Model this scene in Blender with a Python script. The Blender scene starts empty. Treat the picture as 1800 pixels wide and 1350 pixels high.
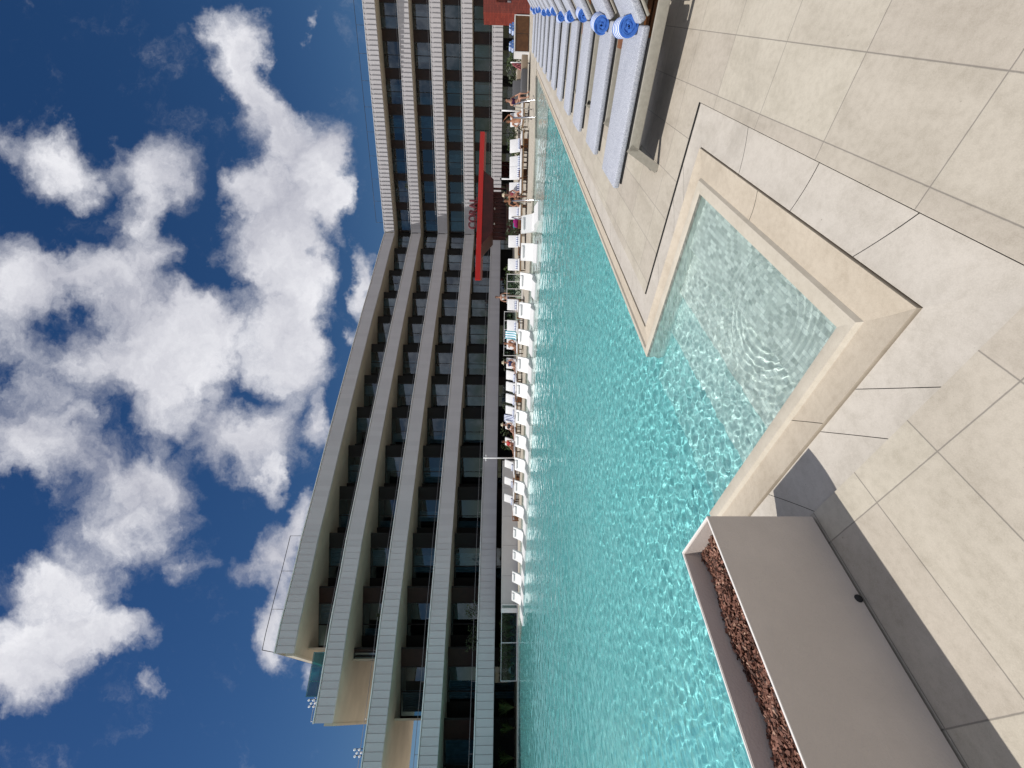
import bpy, bmesh, math, random
import numpy as np
from mathutils import Vector, Matrix, Euler
from mathutils.geometry import tessellate_polygon
R = math.radians
sc = bpy.context.scene
# ------------------------------------------------------------------ camera
H = 1.38; FPX = 720.0
PIT = math.atan(21.5 / FPX); ROL = R(.72)
_f = Vector((0, math.cos(PIT), -math.sin(PIT)))
_d = Vector((0, -math.sin(PIT), -math.cos(PIT))); _r = Vector((1, 0, 0))
DN = _d * math.cos(ROL) + _r * math.sin(ROL)          # the picture is turned a quarter: its right side is down
RT = _r * math.cos(ROL) - _d * math.sin(ROL)          # and its top is to the right
cam = bpy.data.cameras.new("camera"); camo = bpy.data.objects.new("camera", cam)
sc.collection.objects.link(camo); sc.camera = camo
cam.sensor_fit = 'HORIZONTAL'; cam.sensor_width = 36; cam.lens = 36 * FPX / 1800
cam.clip_start = .05; cam.clip_end = 3000
M = Matrix((DN, RT, -_f)).transposed().to_4x4(); M.translation = (0, 0, H); camo.matrix_world = M
# ------------------------------------------------------------------ sun and sky
SUN = Vector((-.281, -.056, .475)).normalized()
L = bpy.data.lights.new("sun", 'SUN'); L.energy = 4.0; L.angle = R(.5); L.color = (1, .955, .9)
lo = bpy.data.objects.new("sun", L); sc.collection.objects.link(lo)
lo.rotation_euler = SUN.to_track_quat('Z', 'Y').to_euler(); L.cycles.is_caustics_light = True
w = bpy.data.worlds.new("World"); sc.world = w; w.use_nodes = True
sc.view_settings.view_transform = 'Standard'; sc.view_settings.look = 'None'
sc.view_settings.exposure = 0.0; sc.view_settings.gamma = 1
sc.cycles.caustics_refractive = True; sc.cycles.caustics_reflective = True
sc.cycles.max_bounces = 10; sc.cycles.transparent_max_bounces = 12
SKY_STRENGTH = .062

def P(px, py, z=0.0):
    """the point at height z that stands where photo pixel (px, py) looks"""
    d = _f * FPX + DN * (px - 900) + RT * (675 - py)
    return Vector((0, 0, H)) + d * ((z - H) / d.z)
def PD(px, py, Y):
    """the point at distance Y in front"""
    d = _f * FPX + DN * (px - 900) + RT * (675 - py)
    return Vector((0, 0, H)) + d * (Y / d.y)

class NT:
    def __init__(s, nt): s.nt = nt; s.n = nt.nodes; s.l = nt.links
    def __call__(s, t, ins=None, **kw):
        nd = s.n.new(t)
        for k, v in kw.items(): setattr(nd, k, v)
        for k, v in (ins or {}).items():
            if isinstance(v, bpy.types.NodeSocket): s.l.new(v, nd.inputs[k])
            else: nd.inputs[k].default_value = v
        return nd
    def m(s, op, a, b=0.0, c=0.0, clamp=False):
        return s('ShaderNodeMath', {0: a, 1: b, 2: c}, operation=op, use_clamp=clamp).outputs[0]
    def ss(s, v, a, b):
        return s('ShaderNodeMapRange', {0: v, 1: a, 2: b, 3: 0.0, 4: 1.0}, interpolation_type='SMOOTHSTEP').outputs[0]
    def mix(s, f, a, b, bt='MIX'):
        nd = s('ShaderNodeMix', data_type='RGBA', blend_type=bt)
        for i, v in ((0, f), (6, a), (7, b)):
            if isinstance(v, bpy.types.NodeSocket): s.l.new(v, nd.inputs[i])
            else: nd.inputs[i].default_value = v if i == 0 else (tuple(v) + (1,))[:4]
        return nd.outputs[2]

def build_sky():
    t = NT(w.node_tree); bg = t.n['Background']
    sky = t('ShaderNodeTexSky', sky_type='NISHITA', sun_disc=False)
    sky.sun_elevation = math.asin(SUN.z); sky.sun_rotation = math.atan2(SUN.x, SUN.y)
    sky.air_density = 1.15; sky.dust_density = .25; sky.ozone_density = 3.0; sky.altitude = 400
    tc = t('ShaderNodeTexCoord'); g = tc.outputs['Generated']
    sep = t('ShaderNodeSeparateXYZ', {0: g})
    y = t.m('MAXIMUM', sep.outputs[1], .08)
    front = t.ss(sep.outputs[1], .08, .2)
    u = t.m('DIVIDE', sep.outputs[0], y); v = t.m('DIVIDE', sep.outputs[2], y)
    front = t.m('MULTIPLY', front, t.m('SUBTRACT', 1.0, t.ss(v, 1.32, 1.75)))
    front = t.m('MULTIPLY', front, t.m('SUBTRACT', 1.0, t.ss(t.m('ABSOLUTE', u), 1.02, 1.35)))
    uv = t('ShaderNodeCombineXYZ', {0: u, 1: v}).outputs[0]
    nz = t('ShaderNodeTexNoise', {0: uv, 'Scale': 3.2, 'Detail': 6.0, 'Roughness': .62})
    off = t('ShaderNodeVectorMath', {0: nz.outputs['Color'], 1: (.5, .5, .5)}, operation='SUBTRACT').outputs[0]
    off = t('ShaderNodeVectorMath', {0: off, 'Scale': .36}, operation='SCALE').outputs[0]
    wuv = t('ShaderNodeVectorMath', {0: uv, 1: off}, operation='ADD').outputs[0]
    # clouds as they stand in the sky: (photo x, y, half width x, half width y, strength)
    B = [(425, 95, 60, 85, 1), (455, 190, 72, 90, 1), (520, 265, 85, 95, 1), (575, 320, 60, 100, 1), (612, 390, 32, 75, 1),
         (430, 330, 65, 62, 1), (465, 420, 100, 90, 1), (505, 520, 88, 105, 1.1), (505, 630, 76, 100, 1.1), (530, 400, 70, 110, 1),
         (105, 285, 90, 62, .85), (255, 300, 82, 72, .85), (215, 380, 60, 60, .7), (265, 450, 60, 60, .7), (165, 490, 120, 70, 1), (45, 520, 80, 110, 1),
         (250, 590, 120, 95, 1), (345, 560, 85, 70, .85), (300, 690, 110, 95, 1.1), (400, 620, 70, 75, .8), (150, 650, 120, 60, .6),
         (440, 780, 105, 85, 1), (480, 865, 30, 55, .7), (560, 740, 30, 60, .8), (50, 760, 90, 100, .9), (160, 830, 110, 70, .65), (265, 850, 90, 75, .8),
         (200, 930, 120, 60, .7), (90, 1010, 130, 60, .9), (60, 1110, 100, 90, 1.1), (170, 1110, 110, 55, .9), (30, 1200, 90, 70, 1),
         (652, 500, 28, 62, 1), (505, 990, 70, 62, .9), (490, 1090, 48, 70, .95), (545, 930, 35, 60, .8), (425, 1010, 46, 36, .5), (620, 590, 22, 26, .6),
         (10, 240, 40, 40, .5), (238, 1205, 26, 30, .55), (545, 72, 14, 20, .5), (310, 985, 60, 34, .42), (575, 1170, 22, 40, .5)]
    f = None
    for (px, py, rx, ry, s) in B:
        d = _f * FPX + DN * (px - 900) + RT * (675 - py)
        cu, cv = d.x / d.y, d.z / d.y
        ru, rv = ry / FPX * 1.08, rx / FPX * 1.08
        q = t('ShaderNodeVectorMath', {0: wuv, 1: (cu, cv, 0)}, operation='SUBTRACT').outputs[0]
        q = t('ShaderNodeVectorMath', {0: q, 1: (1 / ru, 1 / rv, 1)}, operation='MULTIPLY').outputs[0]
        ln = t('ShaderNodeVectorMath', {0: q}, operation='LENGTH').outputs['Value']
        gq = t.m('MULTIPLY', t.m('SUBTRACT', 1.0, ln, clamp=True), s)
        f = gq if f is None else t.m('ADD', f, gq)
    f = t.m('MULTIPLY', f, front)
    # unseen cloud over the rest of the sky, cover raised for neutral fill light
    cl = t('ShaderNodeTexNoise', {0: g, 'Scale': 2.6, 'Detail': 5.0, 'Roughness': .55}).outputs[0]
    back = t.m('MULTIPLY', t.m('MULTIPLY', t.ss(cl, .38, .58), .66), t.m('SUBTRACT', 1.0, front))
    fine = t('ShaderNodeTexNoise', {0: wuv, 'Scale': 7.0, 'Detail': 8.0, 'Roughness': .66}).outputs[0]
    big = t('ShaderNodeTexNoise', {0: wuv, 'Scale': 2.3, 'Detail': 4.0, 'Roughness': .5}).outputs[0]
    dn = t.m('ADD', t.m('ADD', f, back), t.m('MULTIPLY', t.m('SUBTRACT', fine, .5), .85))
    a = t.m('POWER', t.ss(dn, .03, .82), .95)
    # thick parts are greyer below, sunward rims white
    lit = t.m('ADD', t.m('MULTIPLY', t.m('SUBTRACT', fine, .5), 1.3), t.m('MULTIPLY', t.m('SUBTRACT', big, .5), 2.0))
    lit = t.m('ADD', .62, lit, clamp=True)
    cc = t.mix(lit, (.36, .37, .45), (.86, .86, .90))
    cs = t.n['Background']
    skyc = t('ShaderNodeHueSaturation', {'Hue': .508, 'Saturation': 1.3, 'Value': .84, 'Color': sky.outputs[0]}).outputs[0]
    skyc = t('ShaderNodeVectorMath', {0: skyc, 'Scale': SKY_STRENGTH}, operation='SCALE').outputs[0]
    col = t.mix(a, skyc, cc)
    t.l.new(col, bg.inputs[0]); bg.inputs[1].default_value = 1.0
build_sky()

# ------------------------------------------------------------------ helpers
C = sc.collection
def tag(o, label=None, cat=None, group=None, kind=None):
    if label: o['label'] = label
    if cat: o['category'] = cat
    if group: o['group'] = group
    if kind: o['kind'] = kind
    return o
class MB:
    def __init__(s): s.v = []; s.f = []; s.sm = []
    def add(s, vs, fs, smooth=False):
        b = len(s.v); s.v += [tuple(v) for v in vs]; s.f += [tuple(i + b for i in f) for f in fs]; s.sm += [smooth] * len(fs); return s
    def box(s, c, size, rz=0.0, rot=None, sm=False):
        m = rot if rot is not None else Matrix.Rotation(rz, 3, 'Z'); c = Vector(c); x, y, z = [q / 2 for q in size]
        vs = [c + m @ Vector((a * x, b * y, d * z)) for d in (-1, 1) for b in (-1, 1) for a in (-1, 1)]
        return s.add(vs, [(0, 2, 3, 1), (4, 5, 7, 6), (0, 1, 5, 4), (2, 6, 7, 3), (0, 4, 6, 2), (1, 3, 7, 5)], sm)
    def prism(s, poly, z0, z1):
        n = len(poly); vs = [(p[0], p[1], z0) for p in poly] + [(p[0], p[1], z1) for p in poly]
        return s.add(vs, [tuple(range(n))[::-1], tuple(range(n, 2 * n))] + [(i, (i + 1) % n, n + (i + 1) % n, n + i) for i in range(n)])
    def rbox(s, c, size, r, rz=0.0, rot=None, seg=3):
        """box with rounded edges (bevelled in a bmesh)"""
        bm = bmesh.new(); bmesh.ops.create_cube(bm, size=1)
        for v in bm.verts: v.co = Vector((v.co.x * size[0], v.co.y * size[1], v.co.z * size[2]))
        bmesh.ops.bevel(bm, geom=list(bm.edges), offset=r, segments=seg, profile=.5, affect='EDGES')
        m = rot if rot is not None else Matrix.Rotation(rz, 3, 'Z'); c = Vector(c)
        bm.verts.index_update()
        s.add([c + m @ v.co for v in bm.verts], [[v.index for v in f.verts] for f in bm.faces], True); bm.free(); return s
    def tube(s, pts, r, seg=8, cap=True):
        pts = [Vector(p) for p in pts]; n = len(pts); rr = r if isinstance(r, (list, tuple)) else [r] * n
        vs = []; up = None
        for i, p in enumerate(pts):
            d = (pts[min(i + 1, n - 1)] - pts[max(i - 1, 0)]).normalized()
            if up is None: up = d.orthogonal().normalized()
            up = (up - d * up.dot(d)).normalized(); sd = d.cross(up)
            for k in range(seg):
                a = 2 * math.pi * k / seg; vs.append(p + (up * math.cos(a) + sd * math.sin(a)) * rr[i])
        fs = [(i * seg + k, i * seg + (k + 1) % seg, (i + 1) * seg + (k + 1) % seg, (i + 1) * seg + k) for i in range(n - 1) for k in range(seg)]
        if cap: fs += [tuple(range(seg))[::-1], tuple((n - 1) * seg + k for k in range(seg))]
        return s.add(vs, fs, True)
    def ball(s, c, r, seg=10, rings=7):
        bm = bmesh.new(); bmesh.ops.create_uvsphere(bm, u_segments=seg, v_segments=rings, radius=1)
        rx = r if isinstance(r, (tuple, list)) else (r, r, r); bm.verts.index_update()
        s.add([Vector(c) + Vector((v.co.x * rx[0], v.co.y * rx[1], v.co.z * rx[2])) for v in bm.verts], [[v.index for v in f.verts] for f in bm.faces], True)
        bm.free(); return s
    def build(s, name, mat, parent=None, loc=None, mats=None):
        me = bpy.data.meshes.new(name)
        off = Vector(parent.location) if (parent is not None and loc is None and parent.get('_w')) else Vector((0, 0, 0))
        vs = [tuple(Vector(v) - off) for v in s.v] if off.length else s.v
        me.from_pydata(vs, [], s.f); me.polygons.foreach_set('use_smooth', s.sm); me.materials.append(mat); me.validate(); me.update()
        o = bpy.data.objects.new(name, me); C.objects.link(o)
        if parent is not None: o.parent = parent
        if loc is not None: o.location = loc
        return o
def empty(name, loc=(0, 0, 0), rz=0.0, world=False):
    o = bpy.data.objects.new(name, None); C.objects.link(o); o.location = loc; o.rotation_euler = (0, 0, rz)
    o.empty_display_size = .2
    if world: o['_w'] = 1
    return o
def children(o): return [c for c in C.objects if c.parent == o]
def copy_tree(o, parent=None):
    c = o.copy(); C.objects.link(c); c.parent = parent
    for ch in children(o): copy_tree(ch, c)
    return c

def mat(name, col, rough=.6, spec=.4, metal=0.0, noise=0.0, nscale=8.0, bump=0.0, bscale=40.0, col2=None):
    m = bpy.data.materials.new(name); m.use_nodes = True; t = NT(m.node_tree); b = t.n['Principled BSDF']
    b.inputs['Base Color'].default_value = (*col, 1); b.inputs['Roughness'].default_value = rough
    b.inputs['Specular IOR Level'].default_value = spec; b.inputs['Metallic'].default_value = metal
    tc = t('ShaderNodeTexCoord').outputs['Object']
    if noise:
        nz = t('ShaderNodeTexNoise', {0: tc, 'Scale': nscale, 'Detail': 5.0, 'Roughness': .6}).outputs[0]
        c2 = col2 or tuple(c * (1 - noise) for c in col)
        t.l.new(t.mix(t.ss(nz, .35, .65), c2, col), b.inputs['Base Color'])
    if bump:
        nb = t('ShaderNodeTexNoise', {0: tc, 'Scale': bscale, 'Detail': 4.0}).outputs[0]
        bp = t('ShaderNodeBump', {'Strength': bump, 'Distance': .01, 'Height': nb}).outputs[0]; t.l.new(bp, b.inputs['Normal'])
    return m

def stone_mat(name, base, dark, grid=None, blotch=.5, tint=.06):
    """honed limestone with soft clouding, pores, and (for the deck) hairline joints every 0.6 x 0.3 m"""
    m = bpy.data.materials.new(name); m.use_nodes = True; t = NT(m.node_tree); b = t.n['Principled BSDF']
    tc = t('ShaderNodeTexCoord').outputs['Object']
    st = t('ShaderNodeMapping', {0: tc, 'Scale': (1.0, 2.2, 1.0)}).outputs[0]
    n1 = t('ShaderNodeTexNoise', {0: st, 'Scale': 2.3, 'Detail': 7.0, 'Roughness': .62, 'Distortion': .6}).outputs[0]
    n2 = t('ShaderNodeTexNoise', {0: tc, 'Scale': 30.0, 'Detail': 5.0, 'Roughness': .7}).outputs[0]
    n3 = t('ShaderNodeTexNoise', {0: tc, 'Scale': 260.0, 'Detail': 2.0}).outputs[0]
    v = t('ShaderNodeTexVoronoi', {0: tc, 'Scale': 55.0}).outputs[0]
    f = t.m('ADD', t.m('MULTIPLY', t.ss(n1, .28, .66), .58), t.m('MULTIPLY', t.ss(n2, .3, .62), .42))
    c = t.mix(f, dark, base)
    c = t.mix(t.m('MULTIPLY', t.ss(v, .16, .05), t.m('MULTIPLY', t.ss(n2, .5, .62), .35)), c, tuple(x * .5 for x in dark))
    c = t.mix(t.m('MULTIPLY', t.ss(n3, .35, .7), .16), c, tuple(min(1, x * 1.4) for x in base))
    n4 = t('ShaderNodeTexNoise', {0: tc, 'Scale': .9, 'Detail': 6.0, 'Roughness': .7, 'Distortion': 1.2}).outputs[0]
    c = t.mix(t.m('MULTIPLY', t.ss(n4, .56, .70), .28), c, tuple(x * .78 for x in dark))
    v2 = t('ShaderNodeTexVoronoi', {0: tc, 'Scale': 9.0, 'Randomness': 1.0}).outputs[0]
    c = t.mix(t.m('MULTIPLY', t.ss(v2, .035, .012), .55), c, (.10, .085, .06))
    h = t.m('ADD', t.m('MULTIPLY', n2, .5), t.m('MULTIPLY', n3, .3))
    if grid:
        sx = t('ShaderNodeSeparateXYZ', {0: tc}); gs, gt, ox, oy = grid
        wob = t.m('MULTIPLY', t.m('SUBTRACT', n2, .5), .0022)
        def line(x, o, p):
            q = t.m('ADD', t.m('SUBTRACT', x, o), wob); fr = t.m('FRACT', t.m('DIVIDE', q, p))
            return t.m('MULTIPLY', t.m('MINIMUM', fr, t.m('SUBTRACT', 1.0, fr)), p)
        dd = t.m('MINIMUM', line(sx.outputs[0], ox, gs), line(sx.outputs[1], oy, gt))
        ln = t.m('SUBTRACT', 1.0, t.ss(dd, .0008, .0034))
        cellx = t.m('FLOOR', t.m('DIVIDE', t.m('SUBTRACT', sx.outputs[0], ox), gs)); celly = t.m('FLOOR', t.m('DIVIDE', t.m('SUBTRACT', sx.outputs[1], oy), gt))
        wn = t('ShaderNodeTexWhiteNoise', {0: t('ShaderNodeCombineXYZ', {0: cellx, 1: celly}).outputs[0]})
        hs = t('ShaderNodeHueSaturation', {'Hue': t.m('ADD', .5, t.m('MULTIPLY', t.m('SUBTRACT', wn.outputs[0], .5), .012)), 'Value': t.m('ADD', 1 - tint, t.m('MULTIPLY', wn.outputs[0], tint * 1.6)), 'Color': c}).outputs[0]
        c = t.mix(t.m('MULTIPLY', ln, .62), hs, (.12, .11, .10)); h = t.m('SUBTRACT', h, t.m('MULTIPLY', ln, 1.5))
    t.l.new(c, b.inputs['Base Color']); b.inputs['Roughness'].default_value = .62; b.inputs['Specular IOR Level'].default_value = .3
    bp = t('ShaderNodeBump', {'Strength': .35, 'Distance': .0015, 'Height': h}).outputs[0]; t.l.new(bp, b.inputs['Normal'])
    return m
STONE = (.50, .455, .378); STONE_D = (.36, .322, .258)
m_deck = stone_mat('deck_limestone', STONE, STONE_D, (.6, .3, .24, 0.0))
m_slab = stone_mat('pale_limestone', (.53, .49, .43), (.40, .365, .31))
m_beige = stone_mat('beige_limestone', (.53, .465, .37), (.40, .34, .26))
m_curb = stone_mat('curb_limestone', (.54, .495, .41), (.44, .395, .315))
m_gap = mat('gap_dark', (.03, .03, .03), .9)

# ------------------------------------------------------------------ pool frame: s runs along the long pool edge, t away from the camera's feet
AA = R(42.8); E1 = Vector((math.sin(AA), math.cos(AA), 0)); E2 = Vector((-math.cos(AA), math.sin(AA), 0))
O = P(1616.4, 540.3); O.z = 0
FR = Matrix((E1, E2, Vector((0, 0, 1)))).transposed().to_4x4(); FR.translation = O
FRI = FR.inverted()
def ST(p): q = FRI @ Vector(p); return (q.x, q.y)
def W(s, t, z=0.0): return FR @ Vector((s, t, z))
FAR = [(13.1, 17.35), (10.4, 17.3), (7.3, 18.75), (3.4, 20.7), (-4.0, 23.1), (-11.3, 25.1), (-16.2, 26.6), (-24, 25.6), (-44, 22)]
FARst = [ST((x, y, 0)) for x, y in FAR]
LEDGE = [(9.6, 12.9), (5.2, 14.85), (-5.8, 19.4), (-11.6, 22.1), (-15.6, 24.6), (-16.2, 26.5)]
WL = -.05
def ring(sL, tN, sR, tL, e):
    """one of the nested lines round the near side of the pool, with its bay"""
    return [(-34, tL), (sL, tL), (sL, tN), (sR, tN), (sR, tL), (20.46 + e, tL - .27)]
RG = {'water': ring(.26, .26, 1.91, 1.76, 0), 'curbtop': ring(.186, .186, 1.967, 1.703, .07), 'trough': ring(.172, .172, 1.977, 1.693, .08),
      'beige': ring(.007, .007, 2.075, 1.535, .24), 'slabin': ring(0, 0, 2.082, 1.528, .25), 'slabout': ring(-.222, -.222, 2.303, 1.312, .46), 'deck': ring(-.2285, -.2285, 2.3095, 1.3055, .467)}
# ------------------------------------------------------------------ ground: deck sheet with the pool cut out of it
hole = RG['deck'] + FARst[0:]
out = [(-80, -60), (90, -60), (90, 110), (-80, 110)]
def sheet(name, outer, holes, z, m, local=True):
    loops = [[Vector((x, y, 0)) for x, y in outer]] + [[Vector((x, y, 0)) for x, y in h] for h in holes]
    tri = tessellate_polygon(loops); vs = [v for l in loops for v in l]
    mb = MB(); mb.add([(v.x, v.y, z) for v in vs], [])
    for a, b, c in tri:
        n = (vs[b] - vs[a]).cross(vs[c] - vs[a]).z
        if abs(n) < 1e-9: continue
        mb.f.append((a, b, c) if n > 0 else (a, c, b)); mb.sm.append(False)
    o = mb.build(name, m)
    if local: o.matrix_world = FR
    return o
deck = sheet('deck', out, [hole], 0.0, m_deck); tag(deck, kind='structure')
gnd = sheet('ground', [(-900, -900), (900, -900), (900, 900), (-900, 900)], [], -6.0, mat('dry_earth', (.22, .19, .14), .9, noise=.4, nscale=.05), False); tag(gnd, kind='structure')

def strip(mb, A, B, za, zb, i0=0, i1=None, n=1, prof=None, gaps=None, sm=False):
    """quads between two nested lines; prof bends them; gaps cut open joints across"""
    A, B = A[i0:i1], B[i0:i1]
    for k in range(len(A) - 1):
        a0, a1, b0, b1 = [Vector((*q, 0)) for q in (A[k], A[k + 1], B[k], B[k + 1])]
        L0 = (a1 - a0).length
        cuts = [0.0]
        for g in (gaps or {}).get(k + i0, []):
            cuts += [max(0, g / L0 - .002 / L0), min(1, g / L0 + .002 / L0)]
        cuts.append(1.0)
        for c in range(0, len(cuts), 2):
            u0, u1 = cuts[c], cuts[c + 1]
            if u1 - u0 < 1e-4: continue
            P0, P1, Q0, Q1 = a0.lerp(a1, u0), a0.lerp(a1, u1), b0.lerp(b1, u0), b0.lerp(b1, u1)
            vs = []
            for i in range(n + 1):
                f = i / n; z = za + (zb - za) * f + (prof(f) if prof else 0)
                for p, q in ((P0, Q0), (P1, Q1)):
                    r = p.lerp(q, f); vs.append((r.x, r.y, z))
            mb.add(vs, [(2 * i, 2 * i + 1, 2 * i + 3, 2 * i + 2) for i in range(n)], sm)
def frame_obj(mb, name, m):
    o = mb.build(name, m)
    # faces up
    bm = bmesh.new(); bm.from_mesh(o.data)
    for f in bm.faces:
        f.normal_update()
        if f.normal.z < -.01: f.normal_flip()
    bm.to_mesh(o.data); bm.free(); o.matrix_world = FR; return o
# pale overflow channel slabs, a little below the deck, dished, with open joints
JT = {1: [1.528 - 1.121 - .0, 1.528 - .626, 1.528 - .372], 2: [.371, .859, 1.45], 3: [.40, .65, 1.12], 0: [34 - .9, 34 - 1.5, 34 - 2.1], 4: [.62 * i for i in range(1, 29)]}
mb = MB(); strip(mb, RG['slabin'], RG['slabout'], -.012, -.012, n=8, prof=lambda f: -.006 * (1 - (2 * f - 1) ** 2), gaps=JT, sm=True)
for a, b, z0, z1 in ((RG['slabin'], RG['slabin'], -.012, -.05), (RG['slabout'], RG['slabout'], -.05, -.012)):
    strip(mb, a, b, z0, z1)
o = frame_obj(mb, 'pool_edge_slabs', m_slab); tag(o, kind='structure')
mb = MB(); strip(mb, RG['beige'], RG['deck'], -.038, -.038); strip(mb, RG['deck'], RG['deck'], 0, -.055)
o = frame_obj(mb, 'pool_edge_slot', m_gap); tag(o, kind='structure')
mb = MB(); strip(mb, RG['trough'], RG['beige'], -.034, -.001, n=4, prof=lambda f: -.006 * math.sin(math.pi * f), sm=True, gaps={1: [.95], 2: [1.02], 4: [1.2 * i for i in range(1, 15)], 0: [33.2]}); strip(mb, RG['beige'], RG['beige'], -.001, -.055)
o = frame_obj(mb, 'pool_edge_gutter', m_beige); tag(o, kind='structure')
mb = MB(); strip(mb, RG['curbtop'], RG['trough'], -.018, -.034); strip(mb, RG['water'], RG['curbtop'], -.030, -.018, n=3, prof=lambda f: .004 * math.sin(math.pi * f), sm=True)
strip(mb, RG['water'], RG['water'], -.030, -.06)
o = frame_obj(mb, 'pool_edge_curb', m_curb); tag(o, kind='structure')
# lip on the far side
def offset_path(pts, d):
    r = []
    for i, p in enumerate(pts):
        a = Vector(pts[max(i - 1, 0)]); b = Vector(pts[min(i + 1, len(pts) - 1)]); t = (b - a).normalized(); r.append((p[0] - t.y * d, p[1] + t.x * d))
    return r
mb = MB(); f0 = FAR; f1 = offset_path(FAR, -.10); f2 = offset_path(FAR, -.42)
for k in range(len(f0) - 1):
    for a, b, z0, z1 in ((f0, f0, -.10, .035), (f0, f1, .035, .035), (f1, f1, .035, .004), (f1, f2, .006, .006)):
        mb.add([(*a[k], z0), (*a[k + 1], z0), (*b[k + 1], z1), (*b[k], z1)], [(0, 1, 2, 3)])
o = mb.build('pool_far_lip', m_curb); tag(o, kind='structure')

# ------------------------------------------------------------------ pool basin
def tile_mat():
    m = bpy.data.materials.new('pool_mosaic'); m.use_nodes = True; t = NT(m.node_tree); b = t.n['Principled BSDF']
    tc = t('ShaderNodeTexCoord').outputs['Object']; sx = t('ShaderNodeSeparateXYZ', {0: tc})
    # mosaic lies in the plane on floors, runs up the walls too
    q = t('ShaderNodeCombineXYZ', {0: t.m('ADD', sx.outputs[0], sx.outputs[2]), 1: t.m('ADD', sx.outputs[1], sx.outputs[2])}).outputs[0]
    br = t('ShaderNodeTexBrick', {0: q, 'Color1': (0, 0, 0, 1), 'Color2': (1, 1, 1, 1), 'Mortar': (.5, .5, .5, 1), 'Scale': 1.0, 'Mortar Size': .0022, 'Brick Width': .05, 'Row Height': .025, 'Bias': 0.0})
    br.offset = .5
    cell = t('ShaderNodeSeparateColor', {0: br.outputs[0]}).outputs[0]
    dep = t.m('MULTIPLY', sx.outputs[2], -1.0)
    deep = t.ss(dep, .26, .56)  # light lost in deeper water is put into the tile colour as turquoise
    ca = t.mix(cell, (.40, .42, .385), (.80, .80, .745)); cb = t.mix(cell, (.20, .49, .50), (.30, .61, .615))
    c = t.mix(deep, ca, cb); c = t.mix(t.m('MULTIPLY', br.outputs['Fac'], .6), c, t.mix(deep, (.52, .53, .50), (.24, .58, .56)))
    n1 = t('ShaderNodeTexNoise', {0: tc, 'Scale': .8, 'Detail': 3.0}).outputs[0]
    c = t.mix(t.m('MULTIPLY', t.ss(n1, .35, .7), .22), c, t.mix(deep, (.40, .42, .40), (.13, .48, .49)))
    t.l.new(c, b.inputs['Base Color']); b.inputs['Roughness'].default_value = .35
    return m
m_tile = tile_mat()
STEPS = [(.26, .66, -.15), (.66, 1.06, -.27), (1.06, 1.46, -.38), (1.46, 2.0, -.47)]
mb = MB(); z_prev = 0.02
for (t0, t1, z) in STEPS:
    t1b = t1
    mb.add([(.255, t0, z), (1.915, t0, z), (1.915, t1b, z), (.255, t1b, z)], [(0, 1, 2, 3)])
    mb.add([(.255, t0, z_prev if t0 > .3 else -.032), (1.915, t0, z_prev if t0 > .3 else -.032), (1.915, t0, z), (.255, t0, z)], [(0, 1, 2, 3)]); z_prev = z
mb.add([(.255, 2.0, z_prev), (1.915, 2.0, z_prev), (1.915, 2.0, -.60), (.255, 2.0, -.60)], [(0, 3, 2, 1)])
for s in (.255, 1.915): mb.add([(s, 1.70, z_prev), (s, 2.0, z_prev), (s, 2.0, -.60), (s, 1.70, -.60)], [(0, 1, 2, 3)])
for s in (.26, 1.91): mb.add([(s, .26, -.032), (s, 1.76, -.032), (s, 1.76, -.60), (s, .26, -.60)], [(0, 1, 2, 3)])
mb.add([(-34, 1.76, -.032), (.26, 1.76, -.032), (.26, 1.76, -.60), (-34, 1.76, -.60)], [(0, 1, 2, 3)])
mb.add([(1.91, 1.76, -.032), (20.46, 1.49, -.032), (20.46, 1.49, -.60), (1.91, 1.76, -.60)], [(0, 1, 2, 3)])
ls = [ST((x, y, 0)) for x, y in LEDGE]
FLZ = -.54
main = [(-34, 1.70), (20.6, 1.40)] + [FARst[0]] + FARst[1:7] + [(FARst[7][0], FARst[7][1]), FARst[8]]
basin_poly = [Vector((*p, 0)) for p in main]
tri = tessellate_polygon([basin_poly]); b0 = len(mb.v); mb.v += [(v.x, v.y, FLZ) for v in basin_poly]
for a, b, c in tri: mb.f.append((a + b0, b + b0, c + b0)); mb.sm.append(False)
lp = [Vector((*p, 0)) for p in ls] + [Vector((*FARst[k], 0)) for k in range(6, -1, -1)]
tri = tessellate_polygon([lp]); b0 = len(mb.v); mb.v += [(v.x, v.y, -.20) for v in lp]
for a, b, c in tri: mb.f.append((a + b0, b + b0, c + b0)); mb.sm.append(False)
for k in range(len(ls) - 1): mb.add([(*ls[k], -.20), (*ls[k + 1], -.20), (*ls[k + 1], FLZ), (*ls[k], FLZ)], [(0, 1, 2, 3)])
for k in range(len(FARst) - 1): mb.add([(*FARst[k], -.0), (*FARst[k + 1], -.0), (*FARst[k + 1], FLZ), (*FARst[k], FLZ)], [(0, 1, 2, 3)])
basin = frame_obj(mb, 'pool_basin', m_tile); tag(basin, kind='structure'); basin.cycles.is_caustics_receiver = True

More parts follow.
